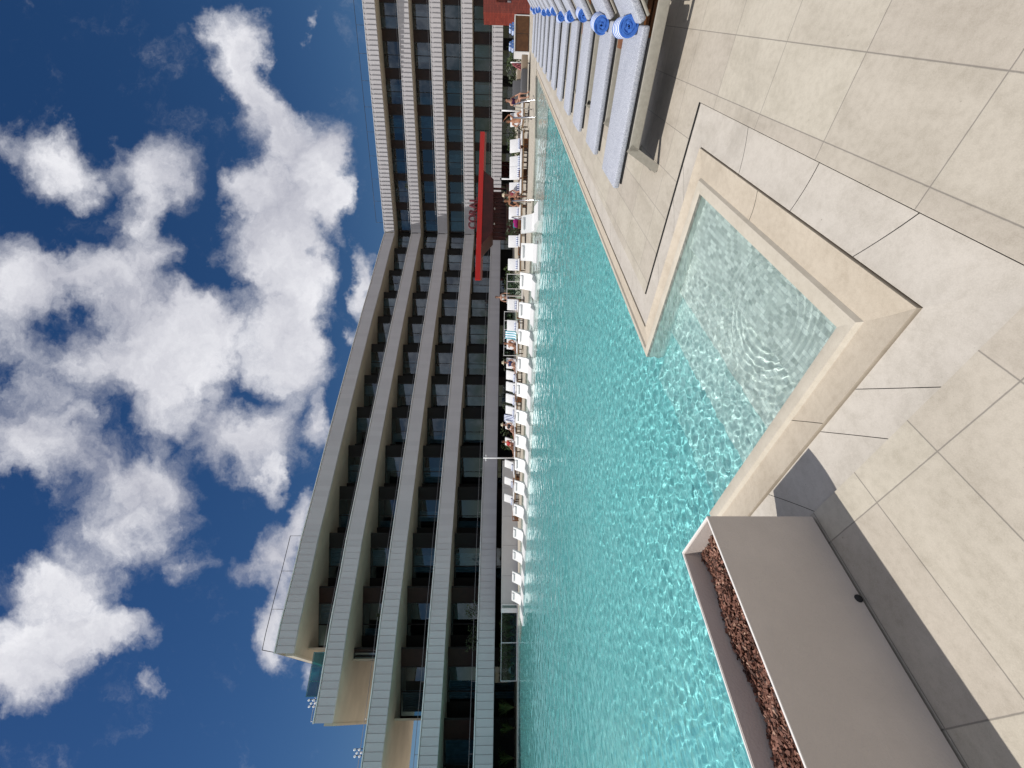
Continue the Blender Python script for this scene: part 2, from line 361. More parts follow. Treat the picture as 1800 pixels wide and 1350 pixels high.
# ------------------------------------------------------------------ water surface: real waves, the finest near the bather's end
def build_water():
    rng = np.random.default_rng(11)
    waves = []
    for k in range(80):
        u = rng.uniform(0, 1); lam = .036 * (6.0 ** (u ** 1.25))
        th = rng.normal(R(100), 1.15) if k % 3 else rng.uniform(0, 2 * math.pi)
        waves.append((lam, th, rng.uniform(0, 6.28)))
    rr = [1.55]
    while rr[-1] < 60: rr.append(rr[-1] * (1 + (.0040 if rr[-1] < 9 else .0062)))
    rr = np.array(rr); th = np.radians(np.arange(-66, 56.01, .20))
    Rr, T = np.meshgrid(rr, th); X = Rr * np.sin(T); Y = Rr * np.cos(T)
    A = np.array(E1)[:2]; B = np.array(E2)[:2]; S = (X - O.x) * A[0] + (Y - O.y) * A[1]; TT = (X - O.x) * B[0] + (Y - O.y) * B[1]
    poly = [(-34, 1.73), (.23, 1.73), (.23, .23), (1.94, .23), (1.94, 1.73), (20.52, 1.46)] + [ST((x, y, 0)) for x, y in offset_path(FAR, -.03)]
    ins = np.zeros(X.shape, bool); n = len(poly)
    for i in range(n):
        x1, y1 = poly[i]; x2, y2 = poly[(i + 1) % n]
        c = ((y1 > TT) != (y2 > TT)); xi = (x2 - x1) * (TT - y1) / ((y2 - y1) if y2 != y1 else 1e-9) + x1; ins ^= (c & (S < xi))
    Z = np.zeros_like(X)
    step = np.maximum(Rr * .0045, 1e-4)
    patch = .9 + .2 * np.sin(X * .55 + 1.3 + .8 * np.sin(Y * .31)) * np.sin(Y * .47 + .7 * np.sin(X * .4))
    calm = .35 + .65 * np.clip((TT - .26) / 1.6, 0, 1); calm = np.where((S > .2) & (S < 2.0), calm, 1.0)
    for lam, a, ph in waves:
        att = np.clip((lam / step - .7) / 1.6, 0, 1)
        Z += .00017 * (lam / .1) ** 1.25 * att * np.sin((X * math.cos(a) + Y * math.sin(a)) * 2 * math.pi / lam + ph)
    Z *= patch * calm * 1.0
    far = np.clip((Rr - 4.0) / 9.0, 0, 1)
    for k in range(34):
        lam = .22 * (3.2 ** rng.uniform(0, 1)); a = rng.normal(R(100), 1.0); att = np.clip((lam / step - 1.2) / 2.0, 0, 1)
        Z += far * .0010 * (lam / .4) * att * np.sin((X * math.cos(a) + Y * math.sin(a)) * 2 * math.pi / lam + rng.uniform(0, 6.28))
    Z += far * rng.normal(0, 1, Z.shape) * step * .022
    # ripples fanning out from the left-hand corner of the bay
    for cx, cy in ((.75, .55),):
        d = np.hypot(S - cx, TT - cy); Z += .0006 * np.exp(-((d - .33) / .16) ** 2) * np.sin(d * 2 * math.pi / .045)
    Z += WL
    nx, ny = X.shape[1], X.shape[0]; idx = np.arange(nx * ny).reshape(ny, nx)
    cell = ins[:-1, :-1] & ins[:-1, 1:] & ins[1:, 1:] & ins[1:, :-1]
    q = np.stack([idx[:-1, :-1], idx[1:, :-1], idx[1:, 1:], idx[:-1, 1:]], -1)[cell]
    used = np.unique(q); remap = -np.ones(nx * ny, int); remap[used] = np.arange(len(used)); q = remap[q]
    co = np.stack([X, Y, Z], -1).reshape(-1, 3)[used]
    me = bpy.data.meshes.new('pool_water'); me.vertices.add(len(co)); me.vertices.foreach_set('co', co.astype(np.float32).ravel())
    me.loops.add(q.size); me.loops.foreach_set('vertex_index', q.astype(np.int32)[:, ::-1].ravel())
    me.polygons.add(len(q)); me.polygons.foreach_set('loop_start', np.arange(0, q.size, 4, dtype=np.int32))
    me.update(calc_edges=True); me.polygons.foreach_set('use_smooth', np.ones(len(q), bool)); me.validate(); me.update()
    if me.polygons[0].normal.z < 0: me.flip_normals()
    o = bpy.data.objects.new('pool_water', me); C.objects.link(o)
    m = bpy.data.materials.new('pool_water'); m.use_nodes = True; t = NT(m.node_tree); t.n.clear()
    gl = t('ShaderNodeBsdfGlass', {'Color': (.90, .985, .985, 1), 'Roughness': 0.0, 'IOR': 1.33})
    om = t('ShaderNodeOutputMaterial'); t.l.new(gl.outputs[0], om.inputs[0]); me.materials.append(m)
    o.cycles.is_caustics_caster = True; tag(o, kind='structure'); return o
build_water()

# ------------------------------------------------------------------ hotel
FRONT = [(1520, -28.2, 20.4), (1350, -22.8, 24.4), (1300, -21.8, 25.0), (1268, -21.0, 25.5), (1200, -19.25, 26.5), (1150, -17.8, 27.2), (1100, -16.3, 27.9), (1000, -13.35, 29.7),
         (950, -11.7, 30.6), (900, -9.95, 31.75), (850, -8.05, 33.0), (800, -6.0, 34.3), (750, -3.8, 35.75), (700, -1.4, 37.35), (650, 1.25, 39.15), (600, 4.15, 41.1), (550, 7.35, 43.3), (500, 10.95, 45.9), (450, 15.05, 48.7), (413, 18.5, 51.2)]
RIGHT0 = {0: (43.9, 40.8), 1: (43.4, 40.3), 2: (43.0, 39.9), 3: (42.8, 39.6), 4: (42.0, 39.0)}   # depth of each band at photo rows 0 and right of it
ZT = [H + 1.31 + 3.3 * k for k in range(5)]; BH = 1.18
def front_at(y):
    for a, b in zip(FRONT, FRONT[1:]):
        if a[0] >= y >= b[0]:
            f = (a[0] - y) / (a[0] - b[0]); return Vector((a[1] + (b[1] - a[1]) * f, a[2] + (b[2] - a[2]) * f, 0))
    return Vector((FRONT[-1][1], FRONT[-1][2], 0))
def right_at(y, k=1):
    zz = RIGHT0[k][0]; x0 = 675 / 720 * zz; a = Vector((18.5, 51.2, 0)); b = Vector((x0, zz, 0))
    # param by photo row: intersect the ray of the row with the line a-b
    m = (675 - y) / 720; den = (b.x - a.x) - m * (b.y - a.y); f = (m * a.y - a.x) / den; p = a.lerp(b, f)
    bow = .55 * math.sin(math.pi * min(max(f, 0), 1)) if k != 0 else .2   # slight outward bow
    return p + Vector((-.38, -.92, 0)) * 0.0 * bow
hotel = empty('hotel_building', (10, 50, 0), world=True)
tag(hotel, 'five-storey hotel in two wings with pale grey ribbed balcony bands and dark glazed rooms', 'hotel')
def panel_mat():
    m = bpy.data.materials.new('balcony_panel'); m.use_nodes = True; t = NT(m.node_tree); b = t.n['Principled BSDF']
    gi = t('ShaderNodeNewGeometry').outputs['Random Per Island']; tc = t('ShaderNodeTexCoord').outputs['Object']
    nz = t('ShaderNodeTexNoise', {0: tc, 'Scale': 1.4, 'Detail': 4.0}).outputs[0]
    f = t.m('ADD', t.m('MULTIPLY', gi, .6), t.m('MULTIPLY', nz, .4))
    t.l.new(t.mix(f, (.45, .435, .45), (.53, .515, .53)), b.inputs['Base Color']); b.inputs['Roughness'].default_value = .45; return m
m_panel = panel_mat(); m_rail = mat('white_metal', (.78, .78, .78), .4); m_soffit = mat('beige_render', (.50, .45, .37), .8, noise=.12, nscale=.6)
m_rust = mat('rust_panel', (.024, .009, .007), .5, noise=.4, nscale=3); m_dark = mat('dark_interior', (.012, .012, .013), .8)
m_frame = mat('dark_frame', (.02, .02, .022), .4); m_curtain = mat('curtain', (.52, .60, .64), .9, noise=.25, nscale=2.5)
m_pole = mat('thin_steel', (.30, .30, .31), .4, metal=.6)
def glass_mat(name, tint, refl=1.0, ior=1.7):
    m = bpy.data.materials.new(name); m.use_nodes = True; t = NT(m.node_tree); t.n.clear()
    fr = t('ShaderNodeFresnel', {'IOR': ior}).outputs[0]
    tr = t('ShaderNodeBsdfTransparent', {0: (*tint, 1)}); gl = t('ShaderNodeBsdfGlossy', {'Color': (.8, .9, 1, 1), 'Roughness': .02})
    mx = t('ShaderNodeMixShader', {0: t.m('MULTIPLY', fr, refl, clamp=True), 1: tr.outputs[0], 2: gl.outputs[0]})
    om = t('ShaderNodeOutputMaterial'); t.l.new(mx.outputs[0], om.inputs[0]); return m
m_glass = glass_mat('window_glass', (.27, .42, .50), 1.0, 2.05)
def seglen(pts):
    d = [0.0]
    for a, b in zip(pts, pts[1:]): d.append(d[-1] + (b - a).length)
    return d
def along(pts, d, s):
    for i in range(len(d) - 1):
        if s <= d[i + 1] or i == len(d) - 2: return pts[i].lerp(pts[i + 1], (s - d[i]) / (d[i + 1] - d[i]))
ENDY = {4: 1150, 3: 1268, 2: 1385, 1: 1520, 0: 1520}
def left_path(k):
    e = ENDY[k]; pts = [front_at(e)] + [Vector((a[1], a[2], 0)) for a in FRONT if a[0] < e]; return pts
def right_path(k):
    return [right_at(y, k) for y in (413, 350, 280, 200, 120, 40, -40, -90)]
def nrm(a, b): t = (b - a).normalized(); return Vector((t.y, -t.x, 0))     # towards the pool
for k in range(5):
    zt = ZT[k]; bh = BH + (.06 if k == 4 else 0); zb = zt - bh
    panels = MB(); rail = MB()
    for wing, pts in (('l', left_path(k)), ('r', right_path(k))):
        d = seglen(pts); n = max(1, int(d[-1] / .425)); tilt = .15 if wing == 'r' else .04
        for i in range(n):
            a = along(pts, d, d[-1] * i / n); b = along(pts, d, d[-1] * (i + 1) / n); nn = nrm(a, b); t_ = (b - a)
            a = a + t_ * .012; b = b - t_ * .012
            o0, o1 = nn * .02, nn * (.02 + tilt)
            q = [a + o0, b + o1, b - nn * .02, a - nn * .02]
            panels.prism([(v.x, v.y) for v in q], zb, zt - .10)
        for a, b in zip(pts, pts[1:]):
            nn = nrm(a, b); e = (b - a).normalized() * .01
            for (o0, o1, z0, z1) in ((-.10, .10, zt - .055, zt),):
                q = [a - e + nn * o1, b + e + nn * o1, b + e + nn * o0, a - e + nn * o0]; rail.prism([(v.x, v.y) for v in q], z0, z1)
            q = [a + nn * -.03, b + nn * -.03, b + nn * -.16, a + nn * -.16]; panels.prism([(v.x, v.y) for v in q], zb, zt - .06)
    bo = panels.build('balcony_band', m_panel, hotel); rail.build('balcony_rail', m_rail, bo).parent = bo
    bo['_k'] = k
    # slab with plain soffit
    sl = MB(); P0 = left_path(k)[:-1] + [Vector((18.5, 51.2, 0))] + right_path(k)[1:]
    nl = len(left_path(k)); bk = []
    for i, p in enumerate(P0):
        if i < nl - 1: bk.append(p + Vector((-.63, .776, 0)) * 11)
        elif i == nl - 1: bk.append(p + Vector((-.15, 1, 0)) * 11)
        else: bk.append(p + Vector((.38, .92, 0)) * 11)
    zs0, zs1 = zb + .02, zb + .34 if k < 4 else zt - .08
    for i in range(len(P0) - 1):
        a, b, c_, d_ = P0[i], P0[i + 1], bk[i + 1], bk[i]
        v = [(q.x, q.y, z) for z in (zs0, zs1) for q in (a, b, c_, d_)]
        sl.add(v, [(0, 3, 2, 1), (4, 5, 6, 7), (0, 1, 5, 4), (2, 3, 7, 6)])
    a, d_ = P0[0], bk[0]; e = (P0[0] - P0[1]).normalized() * .14; q = [a, a + e, d_ + e, d_]
    sl.prism([(v.x, v.y) for v in q], zb - .03, zb + .5)
    sl.build('floor_slab', m_soffit, hotel)
# fix rail parenting offset (rail is a sub-part of its band, both share the hotel's frame)
for o in [o for o in C.objects if o.name.startswith('balcony_rail')]: o.location = Vector((0, 0, 0)); o.data.transform(Matrix.Translation(-Vector(hotel.location)))
BAYS = [413, 440.7, 479.6, 517.7, 560, 608.4, 662.7, 720.4, 787, 859, 940, 1033, 1140, 1265, 1400, 1520]
LASTB = {4: 1140, 3: 1160, 2: 1265, 1: 1520, 0: 1520}
random.seed(4)
wall = MB(); rust = MB(); black = MB()
def window(p, q, z0, z1, ins):
    """glazing from p to q (world XY), a frame with a centre mullion, panes, a curtain behind"""
    t = (q - p); L_ = t.length; t.normalize(); n = Vector((t.y, -t.x, 0))
    fm = MB(); ang = math.atan2(t.y, t.x)
    mid = (p + q) / 2
    for zc, h in ((z0 + .03, .06), (z1 - .03, .06)): fm.box((mid.x, mid.y, zc), (L_, .07, h), ang)
    for f in (.01, .5, .99):
        c = p.lerp(q, f); fm.box((c.x, c.y, (z0 + z1) / 2), (.06, .075, z1 - z0 - .13), ang)
    fo = fm.build('window', m_frame, hotel)
    g = MB(); g.add([(p.x, p.y, z0 + .05), (q.x, q.y, z0 + .05), (q.x, q.y, z1 - .05), (p.x, p.y, z1 - .05)], [(0, 1, 2, 3)])
    go = g.build('pane', m_glass); go.data.transform(Matrix.Translation(-Vector(hotel.location))); go.parent = fo
    if random.random() < .85:
        c0 = random.choice((.05, .1, .3, .45)); c1 = c0 + random.uniform(.25, .6); c1 = min(c1, .97); cu = MB(); N = 16
        vs = []; 
        for i in range(N + 1):
            c = p.lerp(q, c0 + (c1 - c0) * i / N) - n * (.25 + .04 * (i % 2)); vs += [(c.x, c.y, z0 + .05), (c.x, c.y, z1 - .1)]
        cu.add(vs, [(2 * i, 2 * i + 2, 2 * i + 3, 2 * i + 1) for i in range(N)])
        co = cu.build('curtain', m_curtain); co.data.transform(Matrix.Translation(-Vector(hotel.location))); co.parent = fo
for j in range(0, 5):
    # storey under band j (j = 4: below the roof); j = 0 is the recessed ground floor
    z1 = ZT[j] - BH + .02; z0 = (ZT[j - 1] - BH + .33) if j else -.2
    for i in range(len(BAYS) - 1):
        y0, y1 = BAYS[i], min(BAYS[i + 1], LASTB[j])
        if y0 >= LASTB[j] or y1 - y0 < 4: continue
        off = 1.9 if j else 4.0
        Z0 = front_at(y0).y + off; Z1 = front_at(y1).y + off
        a = Vector((Z0 * (675 - y0) / 720, Z0, 0)); b = Vector((Z0 * (675 - y1) / 720, Z0, 0)); c = Vector((Z1 * (675 - y1) / 720, Z1, 0))
        th = Vector((0, .12, 0))
        def piece(mbx, p, q, d=.12):
            t = (q - p).normalized(); n = Vector((t.y, -t.x, 0)) * -d
            if n.y < 0: n = -n
            (MB() if mbx is not black else black).prism([(v.x, v.y) for v in (p, q, q + n, p + n)], z0 - .01, z1 + .01) if mbx is black else MB().prism([(v.x, v.y) for v in (p, q, q + n, p + n)], z0 - .01, z1 + .01).build('wall_panel' if mbx is rust else 'end_wall', m_rust if mbx is rust else m_soffit, hotel)
        f0, f1 = .24, .95
        wa, wb = a.lerp(b, f0), a.lerp(b, f1)
        if j == 0:
            piece(black if i % 3 else rust, a, wa); window(wb, wa, z0, z1, 0) if i % 2 == 0 else piece(black, wa, wb); piece(black, wb, b)
        else:
            tgt = rust if y0 > 1000 else black
            piece(tgt, a, wa); window(wb, wa, z0, z1, 0); piece(black, wb, b)
        side = c - b
        if side.length > .1: piece(wall if y1 == LASTB[j] else black, b, c)
        # room back
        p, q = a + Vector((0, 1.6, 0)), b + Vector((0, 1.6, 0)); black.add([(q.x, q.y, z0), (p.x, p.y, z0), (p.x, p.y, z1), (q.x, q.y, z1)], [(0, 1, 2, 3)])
    # right wing
    bk = Vector((.38, .92, 0)) * (2.1 if j else 3.6); GR = [(411, 373), (360, 320), (308, 262), (248, 201), (182, 135.5), (116.7, 66.7), (45, -4), (-26, -80)]
    kk = max(j, 0)
    prev = right_at(413, kk) + bk
    for (ya, yb) in GR:
        p, q = right_at(ya, kk) + bk, right_at(yb, kk) + bk
        t = (q - prev).normalized(); n = Vector((-t.y, t.x, 0)) * .1
        if j: MB().prism([(v.x, v.y) for v in (prev, p, p + n, prev + n)], z0 - .01, z1 + .01).build('wall_panel', m_rust, hotel)
        else: black.prism([(v.x, v.y) for v in (prev, p, p + n, prev + n)], z0 - .01, z1 + .01)
        window(p, q, z0, z1, 0)
        r0, r1 = p + bk.normalized() * 1.5 - t, q + bk.normalized() * 1.5 + t
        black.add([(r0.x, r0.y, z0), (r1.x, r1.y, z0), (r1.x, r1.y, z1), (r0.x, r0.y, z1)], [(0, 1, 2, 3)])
        prev = q
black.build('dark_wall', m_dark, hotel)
# handrails over the bands and the roof rail
for k in range(4):
    hr = MB(); pl = [p + Vector((-.25, .5, 0)) * .7 for p in left_path(k)]; pr = [p + Vector((.2, .6, 0)) * .6 for p in right_path(k)]
    for pts in (pl, pr):
        hr.tube([(p.x, p.y, ZT[k] + .28) for p in pts], .017, 6)
        d = seglen(pts)
        for i in range(int(d[-1] / 3.6) + 1):
            c = along(pts, d, i * 3.6); hr.tube([(c.x, c.y, ZT[k] - .3), (c.x, c.y, ZT[k] + .28)], .014, 5)
    hr.build('handrail', m_pole, hotel)
for ys, fn in (([945, 1000, 1060, 1120, 1149], front_at), ([395, 330, 260, 180, 100, 20, -60], lambda y: right_at(y, 4))):
    rr_ = MB(); pts = [fn(y) + Vector((0, .3, 0)) for y in ys]; d = seglen(pts)
    hh = .95
    rr_.tube([(p.x, p.y, ZT[4] + hh) for p in pts], .022, 6)
    for i in range(int(d[-1] / 2.4) + 1):
        c = along(pts, d, min(i * 2.4, d[-1])); rr_.tube([(c.x, c.y, ZT[4] - .1), (c.x, c.y, ZT[4] + hh)], .016, 5)
    if fn is front_at: pp = front_at(1149); rr_.tube([(pp.x, pp.y + .3, ZT[4] + .95), (pp.x - 1.6, pp.y + 2.4, ZT[4] + .95)], .022, 6)
    rr_.build('roof_rail', m_frame, hotel)
# ---- PART 2: things ----
NUM = ['first', 'second', 'third', 'fourth', 'fifth', 'sixth', 'seventh', 'eighth', 'ninth', 'tenth', 'eleventh', 'twelfth', 'thirteenth', 'fourteenth', 'fifteenth', 'sixteenth', 'seventeenth', 'eighteenth', 'nineteenth', 'twentieth', 'twenty-first', 'twenty-second', 'twenty-third']
RZ = math.atan2(E1.y, E1.x)
# planter ---------------------------------------------------------------
m_plant = mat('planter_coat', (.60, .535, .48), .55, .3, noise=.15, nscale=1.3, bump=.25, bscale=120)
pl = empty('planter_box', W(-.245, .905, 0), RZ); tag(pl, 'long smooth taupe planter box with thin white rim, filled with bark, at pool corner', 'planter')
PLn, PW, PH, th = 6.4, .345, .475, .014
mb = MB()
mb.box((-PLn / 2, th / 2, .012 + (PH - .012) / 2), (PLn, th, PH - .012)); mb.box((-PLn / 2, PW - th / 2, .012 + (PH - .012) / 2), (PLn, th, PH - .012))
mb.box((-th / 2 - .0005, PW / 2, .012 + (PH - .012) / 2), (th, PW - 2 * th, PH - .012)); mb.box((-PLn + th / 2, PW / 2, .24), (th, PW - 2 * th, PH - .02))
mb.build('box_wall', m_plant, pl)
mb = MB(); mb.box((-PLn / 2, .0045, PH + .0015), (PLn, .009, .003)); mb.box((-PLn / 2, PW - .0045, PH + .0015), (PLn, .009, .003)); mb.box((-.0045, PW / 2, PH + .0015), (.009, PW - .018, .003))
mb.build('rim', mat('rim_edge', (.80, .77, .73), .35), pl)
MB().box((-PLn / 2, PW / 2, .006), (PLn - .05, PW - .03, .012)).build('plinth', m_gap, pl)
mb = MB(); mb.tube([(-.336, -.004, .024), (-.336, .004, .024)], .014, 12); mb.build('drain_hole', m_gap, pl)
random.seed(8)
mb = MB(); nx_, ny_ = 160, 10
def soil(x, y): return PH - .085 + .018 * math.sin(x * 5.1 + 1) * math.sin(y * 9) + .012 * math.sin(x * 13.7 + y * 21)
vs = []
for i in range(nx_ + 1):
    for j in range(ny_ + 1):
        x = -.02 - (PLn - .05) * i / nx_; y = .016 + (PW - .032) * j / ny_; vs.append((x, y, soil(x, y) - .008))
mb.add(vs, [(i * (ny_ + 1) + j, i * (ny_ + 1) + j + 1, (i + 1) * (ny_ + 1) + j + 1, (i + 1) * (ny_ + 1) + j) for i in range(nx_) for j in range(ny_)], True)
for i in range(12500):
    x = -.02 - (2.3 if i < 10500 else PLn - .05) * random.random(); y = .022 + (PW - .044) * random.random()
    L_, w_, h_ = random.uniform(.009, .024), random.uniform(.005, .012), random.uniform(.002, .005)
    mb.box((x, y, soil(x, y) + random.uniform(-.004, .010)), (L_, w_, h_), rot=Euler((random.uniform(-.6, .6), random.uniform(-.6, .6), random.uniform(0, 6.3))).to_matrix())
m_bark = bpy.data.materials.new('bark'); m_bark.use_nodes = True; t = NT(m_bark.node_tree); b = t.n['Principled BSDF']
gi = t('ShaderNodeNewGeometry').outputs['Random Per Island']
cr = t('ShaderNodeValToRGB', {0: gi}).outputs[0]; ramp = t.n['Color Ramp'].color_ramp
ramp.elements[0].color = (.035, .014, .008, 1); ramp.elements[1].color = (.42, .27, .19, 1)
for p_, c_ in ((.3, (.11, .042, .024, 1)), (.6, (.19, .08, .05, 1)), (.85, (.27, .12, .08, 1))): e = ramp.elements.new(p_); e.color = c_
t.l.new(cr, b.inputs['Base Color']); b.inputs['Roughness'].default_value = .75
bark = mb.build('bark_mulch', m_bark); bark.location = pl.location; bark.rotation_euler = (0, 0, RZ)
tag(bark, 'reddish brown bark chips filling the long planter box', 'bark mulch', kind='stuff')

# near loungers -----------------------------------------------------------
def fabric(name, c1, c2, sc_=900):
    m = bpy.data.materials.new(name); m.use_nodes = True; t = NT(m.node_tree); b = t.n['Principled BSDF']
    tc = t('ShaderNodeTexCoord').outputs['Object']
    n1 = t('ShaderNodeTexNoise', {0: tc, 'Scale': sc_ * .16, 'Detail': 3.0, 'Roughness': .8}).outputs[0]
    n2 = t('ShaderNodeTexNoise', {0: tc, 'Scale': 5.0, 'Detail': 3.0}).outputs[0]
    c = t.mix(t.ss(n1, .38, .62), c1, c2); c = t.mix(t.m('MULTIPLY', t.ss(n2, .4, .7), .15), c, tuple(x * .8 for x in c1))
    t.l.new(c, b.inputs['Base Color']); b.inputs['Roughness'].default_value = .9; b.inputs['Specular IOR Level'].default_value = .15
    bp = t('ShaderNodeBump', {'Strength': .5, 'Distance': .002, 'Height': n1}).outputs[0]; t.l.new(bp, b.inputs['Normal']); return m
m_cush = fabric('blue_grey_fabric', (.27, .29, .345), (.56, .58, .63))
m_lf = mat('taupe_frame', (.34, .32, .27), .5, noise=.12, nscale=30)
m_teak = mat('teak', (.22, .085, .028), .55, noise=.4, nscale=14)
m_black = mat('black_webbing', (.02, .02, .022), .7)
def make_lounger():
    r = empty('sun_lounger')
    q = MB().rbox((.33, -.065, .335), (.61, 1.13, .055), .016); q.build('seat_cushion', m_cush, r)
    ang = R(38); rot = Matrix.Rotation(-ang, 3, 'X'); c = Vector((.33, -.64, .36)) + Vector((0, -math.cos(ang), math.sin(ang))) * .36
    MB().rbox(c, (.61, .70, .055), .016, rot=rot).build('back_cushion', m_cush, r)
    MB().rbox(c + Vector((0, -math.sin(ang), -math.cos(ang))) * .045, (.62, .68, .02), .006, rot=rot).build('back_board', m_lf, r)
    for x in (.015, .645):
        MB().rbox((x, -.52, .248), (.022, 1.42, .085), .004).build('side_rail', m_lf, r)
        for sgn, y0 in ((1, .165), (-1, -1.20)):
            a = Vector((x, y0, .288)); b_ = Vector((x, y0 + sgn * .16, 0)); d = (b_ - a); n = Vector((0, d.z, -d.y)).normalized() * .034
            lg = MB(); hw = Vector((.011, 0, 0)); vs = [a - n - hw, a + n - hw, b_ + n - hw, b_ - n - hw, a - n + hw, a + n + hw, b_ + n + hw, b_ - n + hw]
            lg.add(vs, [(0, 1, 2, 3), (7, 6, 5, 4), (0, 4, 5, 1), (1, 5, 6, 2), (2, 6, 7, 3), (3, 7, 4, 0)]); lg.build('leg', m_lf, r)
    MB().box((.33, -.05, .297), (.61, 1.02, .014)).build('seat_webbing', m_black, r)
    MB().rbox((.33, .19, .25), (.608, .03, .05), .004).rbox((.33, -1.2, .25), (.608, .03, .05), .004).build('cross_bar', m_lf, r)
    return r
LS = [2.80, 3.95, 5.24, 6.46, 7.75, 9.05, 10.35, 11.7, 13.1, 14.5, 16.0, 17.6]
lg0 = make_lounger()
for i, s in enumerate(LS):
    o = lg0 if i == 0 else copy_tree(lg0)
    p = W(s, .02 + [0, .0, .03, .05, .05][min(i, 4)]); o.location = p; o.rotation_euler = (0, 0, RZ + (random.uniform(-.012, .012) if i else 0))
    lb = 'blue-grey cushioned sun lounger nearest the camera, on a taupe frame' if i == 0 else 'blue-grey cushioned sun lounger, %s of the row counted from the camera' % NUM[i]
    tag(o, lb, 'sun lounger', 'sun loungers lined up along the near pool edge')
# rolled towels
def towel_mat(name, base, stripe):
    m = bpy.data.materials.new(name); m.use_nodes = True; t = NT(m.node_tree); b = t.n['Principled BSDF']
    tc = t('ShaderNodeTexCoord').outputs['Object']; sx = t('ShaderNodeSeparateXYZ', {0: tc}); x = sx.outputs[0]
    f = None
    for a0, a1 in stripe:
        g = t.m('MULTIPLY', t.m('GREATER_THAN', x, a0), t.m('LESS_THAN', x, a1)); f = g if f is None else t.m('MAXIMUM', f, g)
    n1 = t('ShaderNodeTexNoise', {0: tc, 'Scale': 220.0, 'Detail': 3.0}).outputs[0]
    t.l.new(t.mix(f, t.mix(t.ss(n1, .35, .65), tuple(c * .75 for c in base), base), (.80, .84, .90)), b.inputs['Base Color']); b.inputs['Roughness'].default_value = .95
    bp = t('ShaderNodeBump', {'Strength': .8, 'Distance': .003, 'Height': n1}).outputs[0]; t.l.new(bp, b.inputs['Normal']); return m
m_towel = towel_mat('striped_towel', (.06, .19, .62), [(.03, .065), (.09, .125), (.15, .18), (.21, .24)])
def make_towel(L_=.27, R_=.076, m=m_towel, turns=6.0):
    mb = MB(); N = int(turns * 22); vs = []; fs = []
    for i in range(N + 1):
        a = 2 * math.pi * turns * i / N; r = .012 + (R_ - .012) * i / N; th_ = (R_ / turns) * .80
        for rr2 in (r, max(r - th_, .002)):
            w1 = .002 * math.sin(a * 3.3) ; p = (math.sin(a) * rr2, math.cos(a) * rr2)
            vs += [(w1 + .004 * math.sin(a * 1.7), p[0], p[1]), (L_ - w1, p[0], p[1])]
    for i in range(N):
        o_ = 4 * i; n_ = o_ + 4
        fs += [(o_, n_, n_ + 1, o_ + 1), (o_ + 2, o_ + 3, n_ + 3, n_ + 2), (o_, o_ + 2, n_ + 2, n_), (o_ + 1, n_ + 1, n_ + 3, o_ + 3)]
    mb.add(vs, fs, False); return mb.build('rolled_towel', m)
tw0 = make_towel()
for i, s in enumerate(LS):
    o = tw0 if i == 0 else tw0.copy()
    if i: C.objects.link(o)
    o.location = W(s + .16, -.60 + .03 * math.sin(i * 2.1), .362 + .076); o.rotation_euler = (random.uniform(0, 6), 0, RZ + random.uniform(-.12, .12)); q_ = random.uniform(.90, 1.06) if i else 1; o.scale = (random.uniform(.9, 1.1) if i else 1, q_, q_)
    tag(o, 'rolled blue and white striped towel on the lounger nearest the camera' if i == 0 else 'rolled blue and white striped towel on the %s lounger counted from the camera' % NUM[i], 'towel', 'rolled towels on the near loungers')
def make_table(sz=.42, h=.36):
    r = empty('side_table')
    MB().rbox((0, 0, h - .015), (sz, sz, .03), .004).build('table_top', m_teak, r)
    for a in (-1, 1):
        for b_ in (-1, 1): MB().box((a * (sz / 2 - .025), b_ * (sz / 2 - .025), (h - .03) / 2), (.045, .045, h - .03)).build('leg', m_teak, r)
    mb = MB()
    for k in range(5):
        z = .05 + k * .055
        for a in (-1, 1): mb.box((0, a * (sz / 2 - .025), z), (sz - .10, .02, .04)); mb.box((a * (sz / 2 - .025), 0, z), (.02, sz - .10, .04))
    mb.build('slatted_side', m_teak, r); return r
tb0 = make_table(.40, .30)
for i, (s, nm) in enumerate(((3.71, 'first and second'), (6.18, 'third and fourth'), (8.73, 'fifth and sixth'), (11.35, 'seventh and eighth'), (14.13, 'ninth and tenth'))):
    o = tb0 if i == 0 else copy_tree(tb0); o.location = W(s, -.62); o.rotation_euler = (0, 0, RZ)
    tag(o, 'low brown teak table between the %s near loungers' % nm, 'side table', 'teak tables between the near loungers')

# in-pool loungers ----------------------------------------------------------
m_white = mat('white_plastic', (.72, .72, .71), .4)
def row_at(y, line):
    for a, b in zip(line, line[1:]):
        m_ = (675 - y) / 720; den = (b[0] - a[0]) - m_ * (b[1] - a[1])
        f = (m_ * a[1] - a[0]) / den
        if -.001 <= f <= 1.001: return Vector((a[0] + (b[0] - a[0]) * f, a[1] + (b[1] - a[1]) * f, 0))
    return None
def make_pool_lounger():
    mb = MB(); prof = [(-.46, .56), (-.39, .55), (-.28, .37), (-.12, .14), (.05, .05), (.35, .065), (.70, .12), (1.0, .07), (1.3, .02)]
    n = len(prof); vs = []
    for x in (-.36, .36):
        vs += [(x, p[0], p[1]) for p in prof] + [(x, 1.3, -.19), (x, .6, -.19), (x, -.1, -.19), (x, -.22, .06), (x, -.36, .36)]
    k = n + 5; fs = [tuple(range(k))[::-1], tuple(range(k, 2 * k))] + [(i, (i + 1) % k, k + (i + 1) % k, k + i) for i in range(k)]
    mb.add(vs, fs); return mb
plr = MB()
o0 = empty('pool_lounger'); make_pool_lounger().build('seat_shell', m_white, o0).cycles.is_caustics_receiver = True
MB().rbox((0, -.33, .50), (.5, .07, .13), .03, rot=Matrix.Rotation(R(-62) + R(90), 3, 'X')).build('head_cushion', m_white, o0)
CL = offset_path(FAR, 2.1)
